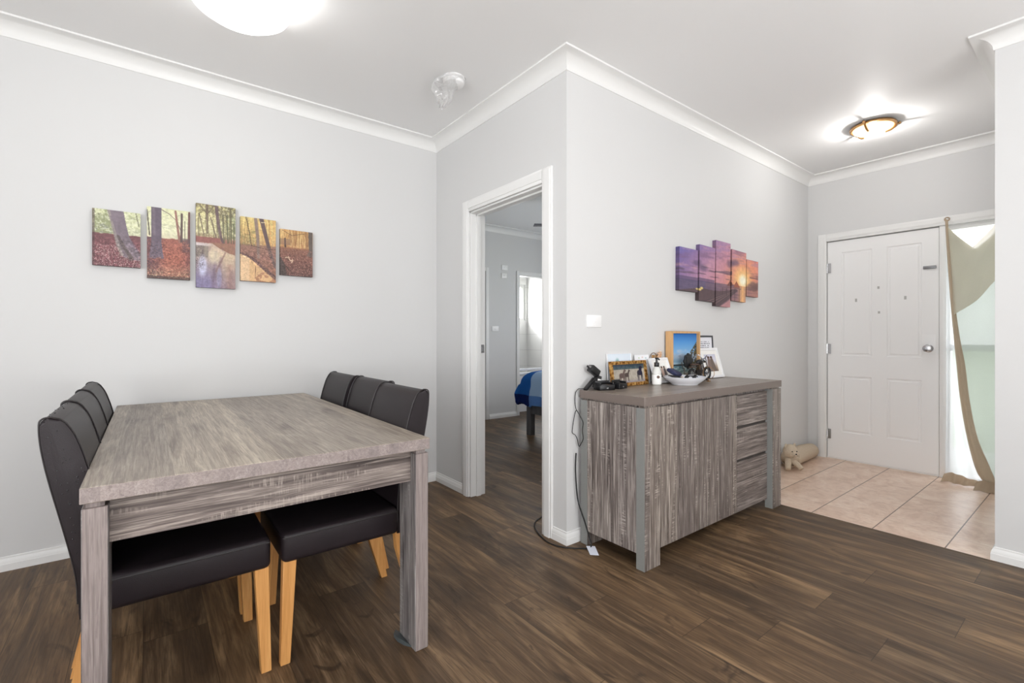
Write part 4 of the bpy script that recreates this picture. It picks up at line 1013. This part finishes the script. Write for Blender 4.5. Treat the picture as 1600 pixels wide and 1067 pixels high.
# bowl with small things in it
bc = Vector((2.645, 1.657, ST))
bo = thing('bowl', 'wide shallow white bowl holding small dark odds and ends', 'bowl', bc)
prof = [(.070, 0), (.078, .001), (.080, .006), (.092, .014), (.112, .030), (.126, .044), (.130, .050), (.127, .051), (.108, .036), (.088, .020), (.060, .012), (.0, .011)]
b = B(); b.lathe(prof, (0, 0, 0), 48, cap=False); b.bm.faces.new([v for v in b.bm.verts if abs(v.co.z) < 1e-6]); b.obj('bowl_shell', M['ceramic'], bo, 60, world=False)
# navy cloth pouch
b = B()
pp = b.box(-.060, .060, -.030, .030, -.012, .012, bev=.010, seg=3)
bmesh.ops.subdivide_edges(b.bm, edges=b.bm.edges, cuts=1)
for v_ in b.bm.verts: v_.co += Vector((.006*math.sin(60*v_.co.y), .005*math.sin(50*v_.co.x), .006*math.sin(45*v_.co.x+30*v_.co.y)))
b.xf(list(b.bm.verts), Matrix.Translation((2.638, 1.725, .9225)) @ Matrix.Rotation(math.radians(16), 4, 'Y') @ Matrix.Rotation(.1, 4, 'Z') @ Matrix.Rotation(.55, 4, 'X'))
tag(b.obj('cloth_pouch', plain('navy_cloth', rgb(42, 46, 78), .8, var=.25, scale=60), None, 60), 'crumpled navy blue cloth pouch lying in the white bowl', 'pouch')
# sunglasses
sn = thing('sunglasses', 'dark sunglasses lying in the white bowl', 'sunglasses', (2.665, 1.655, .885))
for k, s_ in enumerate((-1, 1)):
    b = B(); vs = b.ball((0, 0, 0), .024, u=16, v=10, sz=.8, sy=.18); b.xf(vs, Matrix.Translation((2.665+s_*.028, 1.630-s_*.010, .894))@Matrix.Rotation(.3, 4, 'X')); b.obj('lens', M['black'], sn)
    b = B(); b.tube(smoothpath([(2.665+s_*.052, 1.630-s_*.018, .898), (2.68+s_*.05, 1.67-s_*.018, .900), (2.69+s_*.045, 1.715-s_*.01, .896)], 4), .003, 6); b.obj('temple', M['black'], sn)
b = B(); b.tube(smoothpath([(2.650, 1.635, .899), (2.665, 1.63, .904), (2.680, 1.625, .899)], 4), .0028, 6); b.obj('bridge', M['black'], sn)
b = B(); rd = random.Random(9)
vs = b.ball((2.600, 1.650, .886), .021, sz=.7, u=14, v=9)
for v_ in vs: v_.co += Vector((rd.uniform(-.002, .002), rd.uniform(-.002, .002), rd.uniform(-.002, .002)))
tag(b.obj('seashell', plain('pale_shell', rgb(226, 206, 190), .6, var=.15)), 'pale rounded shell in the left half of the white bowl', 'shell')
b = B(); b.tube(smoothpath([(2.545, 1.690, .907), (2.575, 1.672, .897), (2.585, 1.64, .890), (2.565, 1.62, .893)], 5), .006, 8)
b.tube(smoothpath([(2.535, 1.70, .910), (2.556, 1.665, .905), (2.575, 1.60, .889)], 5), .004, 8)
tag(b.obj('strap', M['black_matte']), 'black strap hanging over the left rim of the white bowl', 'strap')

# model motorcycle
mo = thing('model_motorcycle', 'small metal model motorcycle behind the white bowl', 'ornament', (2.96, 1.735, ST))
my = 1.742
def wheel(cx_, cz_, R):
    b = B(); b.torus((cx_, my, cz_), R-.008, .008, 'y', 32, 8); w_ = b.obj('wheel', M['black_matte'], mo)
    b = B(); b.torus((cx_, my, cz_), R-.018, .0025, 'y', 28, 6)
    for k in range(6): t_ = k*PI/3; b.tube([(cx_, my, cz_), (cx_+(R-.018)*math.cos(t_), my, cz_+(R-.018)*math.sin(t_))], .0022, 6)
    b.lathe([(.009, -.010), (.009, .010)], (cx_, my, cz_), 14, 'y'); b.obj('rim', M['chrome'], w_)
wheel(3.052, ST+.047, .047); wheel(2.868, ST+.044, .044)
b = B(); b.box(2.915, 3.00, my-.014, my+.014, ST+.035, ST+.075, bev=.006)
for k in range(4): b.box(2.925, 2.965, my-.018, my+.018, ST+.078+k*.008, ST+.082+k*.008)
b.tube(smoothpath([(2.93, my-.016, ST+.045), (2.89, my-.020, ST+.030), (2.83, my-.020, ST+.034)], 4), .005, 8); b.obj('engine', plain('dark_metal', rgb(44, 40, 40), .4, .6), mo)
b = B(); vs = b.ball((2.962, my, ST+.126), .030, sx=1.25, sy=.6, sz=.62); b.obj('fuel_tank', M['black'], mo)
b = B(); b.box(2.860, 2.935, my-.013, my+.013, ST+.104, ST+.118, bev=.006, seg=3); b.box(2.845, 2.895, my-.012, my+.012, ST+.090, ST+.100, bev=.004); b.obj('saddle', plain('brown_saddle', rgb(70, 52, 42), .6), mo)
b = B()
for s_ in (-1, 1):
    b.tube([(3.052, my+s_*.014, ST+.047), (3.008, my+s_*.014, ST+.150)], .0035, 8)
    b.tube(smoothpath([(3.008, my+s_*.010, ST+.150), (2.998, my+s_*.030, ST+.172), (2.975, my+s_*.042, ST+.168)], 4), .003, 8)
b.obj('front_fork', M['chrome'], mo)
b = B(); b.lathe([(.010, -.008), (.016, -.004), (.017, .004), (.010, .010)], (3.018, my, ST+.136), 16, 'x'); b.obj('headlamp', M['chrome'], mo)
b = B(); b.tube([(2.93, my, ST+.105), (2.90, my-.004, ST+.09), (2.868, my-.012, ST+.05), (2.93, my-.012, ST+.040)], .003, 6); b.tube([(2.96, my-.015, ST+.05), (2.975, my-.03, ST+.0)], .0025, 6); b.tube([(2.93, my, ST+.105), (3.008, my, ST+.145)], .004, 6)
b.obj('chassis', M['chrome'], mo)
# black cameo-shaped trinket holder on a metal stem, in front of the box frame
tr = thing('trinket_stand', 'black scalloped plaque on a thin metal stand in front of the beach painting', 'ornament', (2.825, 1.772, ST))
b = B(); b.lathe([(.026, 0), (.026, .004), (.006, .008), (.0035, .02), (.0035, .09)], (2.825, 1.772, ST), 20); b.tube(smoothpath([(2.825, 1.772, ST+.08), (2.80, 1.770, ST+.10), (2.79, 1.770, ST+.13)], 4), .003, 6); b.obj('stem', plain('dark_steel', rgb(90, 86, 84), .4, .8), tr)
b = B(); pts = []
for k in range(64):
    t_ = 2*PI*k/64; rr_ = 1+.07*math.cos(8*t_); pts.append((2.862+.045*rr_*math.cos(t_)*(1+.1*abs(math.cos(t_))), ST+.135+.050*rr_*math.sin(t_)))
b.prism(pts, 'y', 1.764, 1.772); b.box(2.835, 2.889, 1.760, 1.764, ST+.105, ST+.165, bev=.001); b.obj('plaque', M['black'], tr, flat=True)
b = B(); b.torus((2.965, 1.680, ST+.056), .040, .0018, 'x', 32, 6); b.tube([(2.965, 1.680, ST), (2.965, 1.680, ST+.018)], .002, 6); b.box(2.955, 2.975, 1.670, 1.690, ST, ST+.005)
tag(b.obj('ring_ornament', M['brass']), 'thin upright brass ring on a small foot in front of the model motorcycle wheel', 'ornament')

# chargers
def charger(name, lab, cx_, cy_, rz, w, d, h):
    r = thing(name, lab, 'charger', (cx_, cy_, ST), 'black chargers at the left end of the sideboard'); r.rotation_euler = (0, 0, rz)
    b = B(); b.box(-w/2, w/2, -d/2, d/2, 0, h*.62, bev=.004, seg=2)
    b.box(-w/2+.002, w/2-.002, d/2-.014, d/2-.001, h*.6, h, bev=.004); b.box(-w/2+.002, -w/2+.012, -d/2+.004, d/2-.002, h*.6, h*.85, bev=.003); b.box(w/2-.012, w/2-.002, -d/2+.004, d/2-.002, h*.6, h*.85, bev=.003)
    b.obj('dock', M['black'], r, world=False)
    b = B(); b.box(-.006, .006, -d/2-.0006, -d/2+.0004, h*.18, h*.32); b.obj('light_strip', M['chrome'], r, world=False)
    return r
charger('battery_charger', 'square black charger dock at the left front, nearest the sideboard edge', 2.020, 1.765, -.28, .098, .070, .050)
charger('battery_charger', 'rounded black charger dock beside the gilt horse frame', 2.145, 1.762, .12, .085, .058, .050)
ad = thing('power_adapter', 'black plug adapter standing up behind the charger docks, white label on it', 'power adapter', (2.020, 1.825, ST))
mt = Matrix.Translation((1.998, 1.822, .955)) @ Matrix.Rotation(math.radians(32), 4, 'Y')
b = B(); vs = b.box(-.036, .036, -.020, .020, -.020, .020, bev=.005); b.xf(list(b.bm.verts), mt); b.obj('plug_body', M['black'], ad)
b = B()
for s_ in (-1, 1): b.box(-.056, -.036, s_*.009-.001, s_*.009+.001, -.006, .006)
b.xf(list(b.bm.verts), mt); b.obj('pin', M['chrome'], ad)
b = B(); vs = b.box(-.018, .018, -.016, .016, -.036, .036, bev=.004); b.xf(list(b.bm.verts), Matrix.Translation((2.028, 1.825, .890)) @ Matrix.Rotation(.25, 4, 'Y')); b.obj('body', M['black'], ad)
b = B(); b.box(-.014, .014, -.0175, -.0163, -.030, .012); b.xf(list(b.bm.verts), Matrix.Translation((2.028, 1.825, .895)) @ Matrix.Rotation(.25, 4, 'Y')); b.obj('label_sticker', M['white_plastic'], ad)
b = B(); vs = b.box(-.055, .045, -.012, .012, -.008, .008, bev=.004); b.xf(list(b.bm.verts), Matrix.Translation((1.960, 1.815, .885)) @ Matrix.Rotation(math.radians(-38), 4, 'Y')); b.obj('plug_head', M['black'], ad)

# ------------------------------------------------------------------ cables
b = B(); R = .0022
p1_ = smoothpath([(1.925, 1.815, ST+.010), (1.915, 1.84, ST+.006), (1.903, 1.852, ST+.004), (1.888, 1.857, .835), (1.880, 1.855, .79), (1.885, 1.851, .745), (1.893, 1.842, .725), (1.897, 1.828, .700), (1.9005, 1.813, .672), (1.9005, 1.818, .63), (1.9005, 1.812, .585), (1.9005, 1.828, .555), (1.898, 1.842, .537), (1.893, 1.849, .575), (1.880, 1.852, .600), (1.862, 1.854, .612), (1.858, 1.854, .628), (1.868, 1.854, .68), (1.880, 1.853, .725), (1.888, 1.850, .74)], 6)
b.tube(p1_, R, 6)
tag(b.obj('thin_cable', M['black_matte']), 'thin black charger cable looping down beside the sideboard end', 'cable')
b = B()
p2_ = smoothpath([(1.884, 1.850, .50), (1.883, 1.852, .46), (1.882, 1.852, .40), (1.886, 1.848, .30), (1.892, 1.838, .22), (1.900, 1.80, .13), (1.902, 1.77, .06), (1.900, 1.752, .02), (1.885, 1.748, .006), (1.862, 1.768, .004), (1.825, 1.80, .004), (1.785, 1.845, .004), (1.762, 1.905, .004), (1.764, 1.975, .004), (1.80, 2.08, .004), (1.845, 2.16, .004), (1.905, 2.215, .004), (1.99, 2.245, .004), (2.06, 2.24, .004), (2.10, 2.15, .004), (2.15, 2.08, .004)], 7)
b.tube(p2_, .0038, 8)
pc = b.obj('power_cable', M['black_matte']); tag(pc, 'thick black power cable running down the sideboard and over the floor into the doorway', 'cable')
b = B()
q0 = [(1.957, 1.802, .030), (1.995, 1.782, .030), (1.872, 1.708, .002), (1.870, 1.668, .002)]
b.hexa([(1.880, 1.770, .0115), (1.915, 1.738, .0115), (1.868, 1.668, .0015), (1.836, 1.700, .0015)], [(1.880, 1.770, .0125), (1.915, 1.738, .0125), (1.868, 1.668, .0025), (1.836, 1.700, .0025)])
b.xf(list(b.bm.verts), Matrix.Identity(4))
b.obj('paper_tag', M['img'], pc, flat=True)
tagm = bpy.data.objects[-1] if False else [o for o in pc.children if o.name.startswith('paper_tag')][0]
tagm.data.materials[0] = plain('printed_tag', rgb(216, 220, 232), .5, var=.12, scale=260)
# ------------------------------------------------------------------ curtain over the sidelight
CX_ = 5.045
M['cur'] = fabric_sheer('sage_linen', rgb(156, 163, 156), .50, .09)
M['cur_s'] = fabric_sheer('sheer_linen', rgb(214, 217, 220), .55, .22)
M['cur_t'] = fabric_sheer('beige_linen_fold', rgb(206, 197, 178), .55, .16)
M['cur_f'] = fabric_sheer('folded_linen_hem', rgb(190, 172, 150), .30, .02)
ct = thing('curtain', 'thin sage and beige cloth curtain hung over the sidelight beside the front door', 'curtain', (CX_, .65, 0))
def sheet(name, L, R_, n, m, mat, fold, x_off=0, thick=.0012, seed=0, top=None):
    """L,R_: lists of (y,z) down the left and right edges; fold(s,t) -> depth towards the room"""
    Lp = smoothpath([(a, c, 0) for a, c in L], 10); Rp = smoothpath([(a, c, 0) for a, c in R_], 10)
    def at_(P, t_):
        k = t_*(len(P)-1); i = min(int(k), len(P)-2); return P[i].lerp(P[i+1], k-i)
    b = B(); gr_ = []
    for j in range(m+1):
        t_ = j/m; a, c = at_(Lp, t_), at_(Rp, t_); row = []
        for i in range(n+1):
            s_ = i/n; q = a.lerp(c, s_); sag = top(s_, t_) if top else 0
            row.append(b.bm.verts.new((CX_ - x_off - fold(s_, t_), q.x, q.y + sag)))
        gr_.append(row)
    for j in range(m):
        for i in range(n): b.bm.faces.new((gr_[j][i], gr_[j+1][i], gr_[j+1][i+1], gr_[j][i+1]))
    return b.obj(name, mat, ct, 80)
def nz3(a, c, s=0): return mnoise.noise(Vector((a, c, s)))
sheet('sheer_layer', [(.842, 2.06), (.846, 1.7), (.848, 1.2), (.846, .6), (.852, .03)], [(.828, 2.03), (.800, 1.5), (.770, .95), (.735, .5), (.640, .035)], 30, 70, M['cur_s'],
      lambda s_, t_: .010*math.sin(s_*9+t_*2)*t_ + .012*nz3(s_*4, t_*3, 1), -.02)
sheet('draped_panel', [(.836, 2.03), (.815, 1.60), (.796, 1.20), (.776, .93), (.752, .65), (.712, .36), (.655, .10), (.60, .012)], [(.540, 2.0), (.50, 1.6), (.48, 1.2), (.47, .9), (.47, .65), (.47, .4), (.48, .15), (.50, .012)], 44, 80, M['cur'],
      lambda s_, t_: .012 + .020*math.exp(-t_*3)*math.sin(s_*7+t_*4) + .012*math.sin(s_*5 - t_*3) + .012*nz3(s_*3+t_*2, t_*2.5, 5), 0,
      top=lambda s_, t_: -.19*(1-abs(2*s_-1.06)/1.06)**.85*max(0, 1-t_*1.6)**2 if s_ > .0 else 0)
sheet('folded_edge', [(.846, 2.085), (.834, 1.80), (.815, 1.45), (.795, 1.15), (.778, .92), (.758, .66), (.722, .38), (.668, .12), (.60, .012)], [(.828, 2.075), (.812, 1.80), (.790, 1.45), (.760, 1.15), (.728, .92), (.704, .66), (.660, .38), (.590, .16), (.545, .012)], 12, 70, M['cur_f'],
      lambda s_, t_: .030 + .012*math.sin(s_*PI) + .008*math.sin(s_*9+t_*5)*t_, .006)
sheet('top_fold', [(.826, 2.02), (.815, 1.80), (.800, 1.55), (.788, 1.32)], [(.545, 2.02), (.54, 1.92), (.535, 1.78), (.53, 1.62)], 40, 40, M['cur_t'],
      lambda s_, t_: .056 + .014*math.sin(s_*8-t_*5)*(.3+t_) + .012*nz3(s_*3+t_*2, t_*2.5, 5), 0,
      top=lambda s_, t_: -.185*max(0, 1-abs(2*s_-1))**.85*(1-t_*.9) - .02*t_*math.sin(PI*s_*.9))
# hem lying on the floor
sheet('floor_hem', [(.850, .060), (.80, .075), (.74, .058), (.68, .045), (.62, .030)][::-1], [(.862, .006), (.80, .012), (.75, .004), (.69, .010), (.60, .004)][::-1], 8, 50, M['cur_f'],
      lambda s_, t_: .01+.07*s_ + .014*math.sin(t_*21) + .012*nz3(t_*8, s_*2, 3), .01)
sheet('floor_puddle', [(.66, .050), (.61, .060), (.55, .055), (.49, .05)], [(.665, .004), (.615, .006), (.55, .004), (.49, .004)], 8, 30, M['cur_f'],
      lambda s_, t_: .04+.13*s_ + .012*math.sin(t_*17+1), .01)
b = B(); b.torus((CX_-.010, .838, 2.085), .014, .005, 'x', 16, 6); b.tube([(CX_-.012, .838, 2.10), (XD-.018, .838, 2.105)], .003, 6)
b.obj('hanging_loop', M['cur_f'], ct)
b = B(); b.tube([(CX_-.012, .545, 2.02), (CX_-.02, .552, 2.085), (XD-.018, .553, 2.105)], [.012, .008, .004], 8); b.obj('hanging_loop', M['cur_f'], ct)

# ------------------------------------------------------------------ plush draught toy by the front door
ty = thing('plush_toy', 'long beige plush animal draught stopper lying on the tiles beside the wall', 'toy', (4.66, 1.79, 0))
g = G('beige_linen', .9, 0, .1); g.color(g.mix(g.noise(g.co(), 160, 2), rgb(176, 160, 140), rgb(206, 192, 172))); g.bump(g.noise(g.co(), 300, 2), .3, .001); M['plush'] = g.m
b = B()
sp = smoothpath([(4.395, 1.745, .085), (4.47, 1.765, .070), (4.60, 1.782, .078), (4.78, 1.788, .082), (4.93, 1.790, .070), (5.03, 1.795, .058)], 5)
rr = list(np.interp(np.linspace(0, 1, len(sp)), [0, .05, .25, .6, .9, .97, 1], [.050, .072, .074, .074, .066, .050, .014]))
for k, q in enumerate(sp): q.z = rr[k] + (.002 if k > 3 else .02)
b.tube(sp, rr, 20); b.obj('body', M['plush'], ty, 80)
b = B(); hc_ = Vector((4.345, 1.722, .172)); vs = b.ball(hc_, .058, sx=1.0, sy=.92, sz=.98, u=28, v=18); vs = b.ball(hc_+Vector((-.022, -.040, -.020)), .026, u=16, v=10)
hd = b.obj('head', M['plush'], ty, 80)
for s_ in (-1, 1):
    b = B(); vs = b.ball((0, 0, 0), .019, sy=.45, u=14, v=8); b.xf(vs, Matrix.Translation(hc_+Vector((s_*.041, -s_*.018, .046)))); b.obj('ear', M['plush'], hd, 80)
for s_ in (-1, 1):
    b = B(); d_ = Vector((-.50, -.80, .12)); side_ = Vector((.80, -.50, 0)); b.ball(hc_+d_*.0575+side_*s_*.022, .0048, u=10, v=8); b.obj('eye', M['black'], hd)
b = B(); b.ball(hc_+Vector((-.036, -.062, -.012)), .006, sx=1.2, u=10, v=8); b.obj('nose', M['black'], hd)
b = B()
for s_ in (-1, 1):
    for k in (-1, 0, 1):
        o3 = hc_+Vector((-.034, -.060, -.024)); b.tube([o3, o3+Vector((.8, -.5, 0))*s_*.034+Vector((0, 0, .010*k-.004))], .0006, 4)
b.obj('whiskers', M['black_matte'], hd)
for dx, dy in ((-.062, -.010), (.010, -.060)):
    b = B(); b.tube(smoothpath([(4.385+dx*.4, 1.745+dy*.2, .09), (4.385+dx, 1.74+dy, .050), (4.375+dx*1.3, 1.73+dy*1.35, .024)], 4), [.026, .025, .024, .024, .023, .023, .023, .022, .018], 14); b.obj('paw', M['plush'], ty, 80)
b = B(); b.tube(smoothpath([(4.995, 1.80, .055), (5.045, 1.80, .04), (5.075, 1.795, .018)], 4), [.012, .011, .011, .010, .010, .009, .008, .006, .004], 8); b.obj('tail', plain('brown_yarn', rgb(140, 110, 92), .9), ty)

# ------------------------------------------------------------------ ceiling fittings
def lit_glass(name, c, strength, clear):
    g = G(name); e = g.n('Emission'); e.inputs[0].default_value = c; e.inputs[1].default_value = strength
    t = g.n('BsdfTransparent'); mx = g.n('MixShader'); mx.inputs[0].default_value = clear
    g.t.links.new(e.outputs[0], mx.inputs[1]); g.t.links.new(t.outputs[0], mx.inputs[2]); g.t.links.new(mx.outputs[0], g.out.inputs[0]); return g.m
M['glow'] = lit_glass('lit_opal_glass', (1, .985, .96, 1), 4.0, .4)
M['glow_warm'] = lit_glass('lit_warm_glass', (1, .84, .55, 1), 3.5, .55)
lc = (.318, 2.325)
l1 = thing('ceiling_light', 'large lit white dome ceiling light above the dining table', 'ceiling light', (lc[0], lc[1], H))
b = B(); b.lathe([(.13, 0), (.13, -.018), (.06, -.03)], (0, 0, 0), 40); b.obj('base_plate', M['trim'], l1, world=False)
b = B(); b.lathe([(.212, -.050), (.216, -.060), (.208, -.095), (.186, -.130), (.145, -.158), (.090, -.177), (.035, -.186), (.0, -.187)], (0, 0, 0), 48, cap=False); b.obj('glass_dome', M['glow'], l1, 80, world=False)
for k in range(3):
    t_ = math.radians(48)+k*2*PI/3; b = B(); b.tube([(.13*math.cos(t_), .13*math.sin(t_), -.010), (.20*math.cos(t_), .20*math.sin(t_), -.030), (.222*math.cos(t_), .222*math.sin(t_), -.05), (.219*math.cos(t_), .219*math.sin(t_), -.075), (.213*math.cos(t_), .213*math.sin(t_), -.098)], .004, 6); b.obj('clip', M['brass'], l1, world=False)
l2 = thing('ceiling_light', 'small lit brass ringed ceiling light above the entry', 'ceiling light', (4.205, 1.105, H)); l2.scale = (.87, .87, .9)
b = B(); b.lathe([(.120, 0), (.155, -.004), (.163, -.016), (.160, -.026), (.148, -.028), (.142, -.018), (.10, -.012)], (0, 0, 0), 48); b.obj('brass_ring', M['brass'], l2, 60, world=False)
b = B(); b.lathe([(.140, -.026), (.134, -.040), (.110, -.056), (.07, -.066), (.0, -.070)], (0, 0, 0), 40, cap=False); b.obj('glass_dish', M['glow_warm'], l2, 80, world=False)
for k in range(3):
    t_ = math.radians(-65+120*k); c_, s_ = math.cos(t_), math.sin(t_)
    b = B(); b.tube([(.168*c_, .168*s_, -.010), (.150*c_, .150*s_, -.036), (.120*c_, .120*s_, -.058), (.085*c_, .085*s_, -.070)], [.006, .009, .009, .006], 8); b.ball((.178*c_, .178*s_, -.014), .011, u=12, v=8); b.obj('clip', M['brass'], l2, world=False)
add_light('bulb', 'POINT', (lc[0], lc[1], H-.125), (0, 0, 0), 6.5, (1, .985, .96), shadow_soft_size=.03).parent = None
add_light('bulb', 'POINT', (4.205, 1.105, H-.092), (0, 0, 0), 9.5, (1, .975, .95), shadow_soft_size=.012)
# smoke alarm in a plastic bag
sm = thing('smoke_alarm', 'round white smoke alarm on the ceiling wrapped in a crumpled clear plastic bag', 'smoke alarm', (1.452, 2.447, H))
b = B(); b.lathe([(.066, 0), (.066, -.012), (.060, -.016), (.060, -.022), (.064, -.024), (.060, -.038), (.040, -.046), (.0, -.047)], (0, 0, 0), 40); b.obj('alarm_body', M['white_plastic'], sm, 40, world=False)
g = G('clear_plastic_film'); tr_ = g.n('BsdfTransparent'); gl_ = g.n('BsdfGlossy'); gl_.inputs['Roughness'].default_value = .12; tl_ = g.n('BsdfDiffuse'); tl_.inputs[0].default_value = (.9, .9, .9, 1)
m1_ = g.n('MixShader'); m1_.inputs[0].default_value = .5; m2_ = g.n('MixShader'); m2_.inputs[0].default_value = .38
g.t.links.new(gl_.outputs[0], m1_.inputs[1]); g.t.links.new(tl_.outputs[0], m1_.inputs[2]); g.t.links.new(tr_.outputs[0], m2_.inputs[1]); g.t.links.new(m1_.outputs[0], m2_.inputs[2]); g.t.links.new(m2_.outputs[0], g.out.inputs[0]); M['film'] = g.m
b = B(); n_ = 30; rings = []
for k in range(13):
    t_ = k/12; row = []
    for i in range(n_):
        a = 2*PI*i/n_; r_ = np.interp(t_, [0, .25, .5, .8, 1], [.070, .078, .070, .040, .008]); wob = .010*nz3(a*2.2, t_*7, 3)+.008*nz3(a*5, t_*12, 9)
        cx2 = -.045*math.sin(PI*min(1, t_*1.2)) ; cy2 = .02*t_+t_*t_*.14
        row.append(b.bm.verts.new((cx2+(r_+wob)*math.cos(a), cy2+(r_+wob)*math.sin(a), -.004-.115*t_+.01*nz3(a*3, t_*9, 1))))
    rings.append(row)
for k in range(12):
    for i in range(n_): b.bm.faces.new((rings[k][i], rings[k][(i+1) % n_], rings[k+1][(i+1) % n_], rings[k+1][i]))
b.obj('plastic_bag', M['film'], sm, 180, world=False, flat=True)

# ------------------------------------------------------------------ bedroom: bed, fan; bathroom: tub
bd = thing('bed', 'bed with grey wooden frame and blue duvet seen through the doorway', 'bed', (4.4, 3.45, 0))
M['bedwood'] = wood('grey_bed_wood', 2, rgb(70, 70, 74), rgb(98, 98, 102), rgb(122, 122, 126), saw=0, streak=.5)
for (lx, ly) in ((3.517, 4.19), (3.517, 2.66)):
    b = B(); b.box(lx, lx+.07, ly, ly+.075, 0, .44, bev=.004); b.obj('leg', M['bedwood'], bd)
for ly in (2.66, 4.19):
    b = B(); b.box(5.30, 5.37, ly, ly+.075, 0, .44, bev=.004); b.obj('leg', M['bedwood'], bd)
b = B(); b.box(3.522, 3.582, 2.735, 4.19, .255, .44, bev=.004)
b.box(3.587, 5.30, 4.21, 4.25, .28, .44, bev=.004); b.box(3.587, 5.30, 2.675, 2.715, .28, .44, bev=.004); b.box(3.60, 5.30, 2.72, 4.20, .30, .44); b.obj('bed_frame', M['bedwood'], bd)
b = B(); b.box(3.56, 5.33, 2.68, 4.25, .44, .64, bev=.04, seg=4); b.obj('mattress', plain('white_cotton', rgb(226, 226, 228), .8), bd)
# duvet: drapes over the foot end and the far side
g = G('blue_duvet_fabric', .85, 0, .15); v = g.co(False); X, Y, Z_ = g.sep(v); YY = g.math('ADD', Y, 3.45); ZZ = Z_; XX = g.math('ADD', X, 4.4)
wv = g.math('MULTIPLY', g.math('SUBTRACT', g.noise(g.scale(v, (5, 5, 5)), 1, 2), .5), .06)
# light panel begins a little way in from the far corner; a dark band runs round the hem
s_in = g.math('ADD', g.math('SUBTRACT', 4.20, YY), wv)
m_light = g.math('GREATER_THAN', g.math('ADD', s_in, g.math('MULTIPLY', g.math('SUBTRACT', .50, ZZ), -.1)), .06)
hem = g.math('LESS_THAN', g.math('ADD', ZZ, g.math('MULTIPLY', wv, .3)), .475)
col = g.mix(m_light, rgb(30, 92, 168), rgb(158, 186, 218)); dk = g.mix(m_light, rgb(14, 30, 84), rgb(90, 130, 190)); col = g.mix(hem, col, dk)
col = g.mix(g.math('MULTIPLY', g.noise(v, 160, 2), .2), col, rgb(10, 40, 100)); g.color(col); M['duvet'] = g.m
b = B(); nu, nv = 70, 60; gv = []
for i in range(nu+1):
    row = []
    for j in range(nv+1):
        s_ = -.40 + i/nu*1.75          # distance in from the foot edge (negative hangs down)
        t_ = -.42 + j/nv*1.95          # distance in from the far side edge
        def dr2(q, R_=.11):
            if q >= R_: return q, 0
            a = (R_-q)/R_
            if a < PI/2: return R_-R_*math.sin(a), R_*(1-math.cos(a))
            return 0 - .0, R_ + (a-PI/2)*R_
        px, dz1 = dr2(s_); py, dz2 = dr2(t_)
        dz = math.hypot(dz1, dz2) if dz1 < .11 and dz2 < .11 else max(dz1, dz2)
        dz = min(dz, .38)
        fx_ = .012*math.sin(t_*26+1)*min(1, dz/.15); fy_ = .015*math.sin(s_*22)*min(1, dz/.15)
        both = min(dz1, dz2)
        x_ = 3.50 + px - fx_ - .10*min(1, both/.2)*0 - .04*min(1, dz/.3); y_ = 4.32 - py + fy_ + .05*min(1, dz/.3)
        z_ = .745 - dz + .012*nz3(s_*4, t_*4, 2)
        row.append(b.bm.verts.new((x_, y_, z_)))
    gv.append(row)
for i in range(nu):
    for j in range(nv): b.bm.faces.new((gv[i][j], gv[i+1][j], gv[i+1][j+1], gv[i][j+1]))
dv_ = b.obj('duvet', M['duvet'], bd, 80)
mod = dv_.modifiers.new('thickness', 'SOLIDIFY'); mod.thickness = .02; mod.offset = -1

fn_ = thing('ceiling_fan', 'ceiling fan in the bedroom, one blade tip showing through the doorway', 'ceiling fan', (4.02, 3.72, H))
b = B(); b.lathe([(.06, 0), (.05, -.04), (.015, -.05), (.015, -.20), (.09, -.21), (.10, -.25), (.09, -.30), (.03, -.32)], (0, 0, 0), 28); b.obj('motor', M['trim'], fn_, 40, world=False)
aa = math.atan2(4.093-3.72, 3.465-4.02)
for k in range(4):
    b = B(); b.box(.10, .655, -.055, .055, -.282, -.276, bev=.002); b.xf(list(b.bm.verts), Matrix.Rotation(aa+k*PI/2, 4, 'Z') @ Matrix.Rotation(.03, 4, 'X')); b.obj('blade', M['bedwood'], fn_, world=False)
tu = thing('bathtub', 'white bathtub just inside the bright bathroom', 'bathtub', (5.1, 6.1, 0))
b = B(); b.box(4.32, 5.75, 5.62, 5.64, 0, .56); b.box(4.32, 4.34, 5.64, 6.40, 0, .56); b.obj('apron', M['ceramic'], tu)
b = B(); b.box(4.30, 5.76, 5.60, 5.70, .56, .60, bev=.012, seg=3); b.box(4.30, 5.76, 6.34, 6.42, .56, .60, bev=.012, seg=3); b.box(4.30, 4.40, 5.70, 6.34, .56, .60, bev=.01, seg=3); b.box(5.68, 5.76, 5.70, 6.34, .56, .60, bev=.01, seg=3); b.obj('rim', M['ceramic'], tu)
b = B(); b.box(4.36, 5.70, 5.66, 6.38, .05, .12, bev=.02); b.obj('basin', M['ceramic'], tu)
b = B(); b.tube(smoothpath([(4.37, 5.66, .60), (4.37, 5.66, .70), (4.37, 5.69, .74), (4.37, 5.74, .72)], 4), .010, 8); b.obj('tap', M['chrome'], tu)
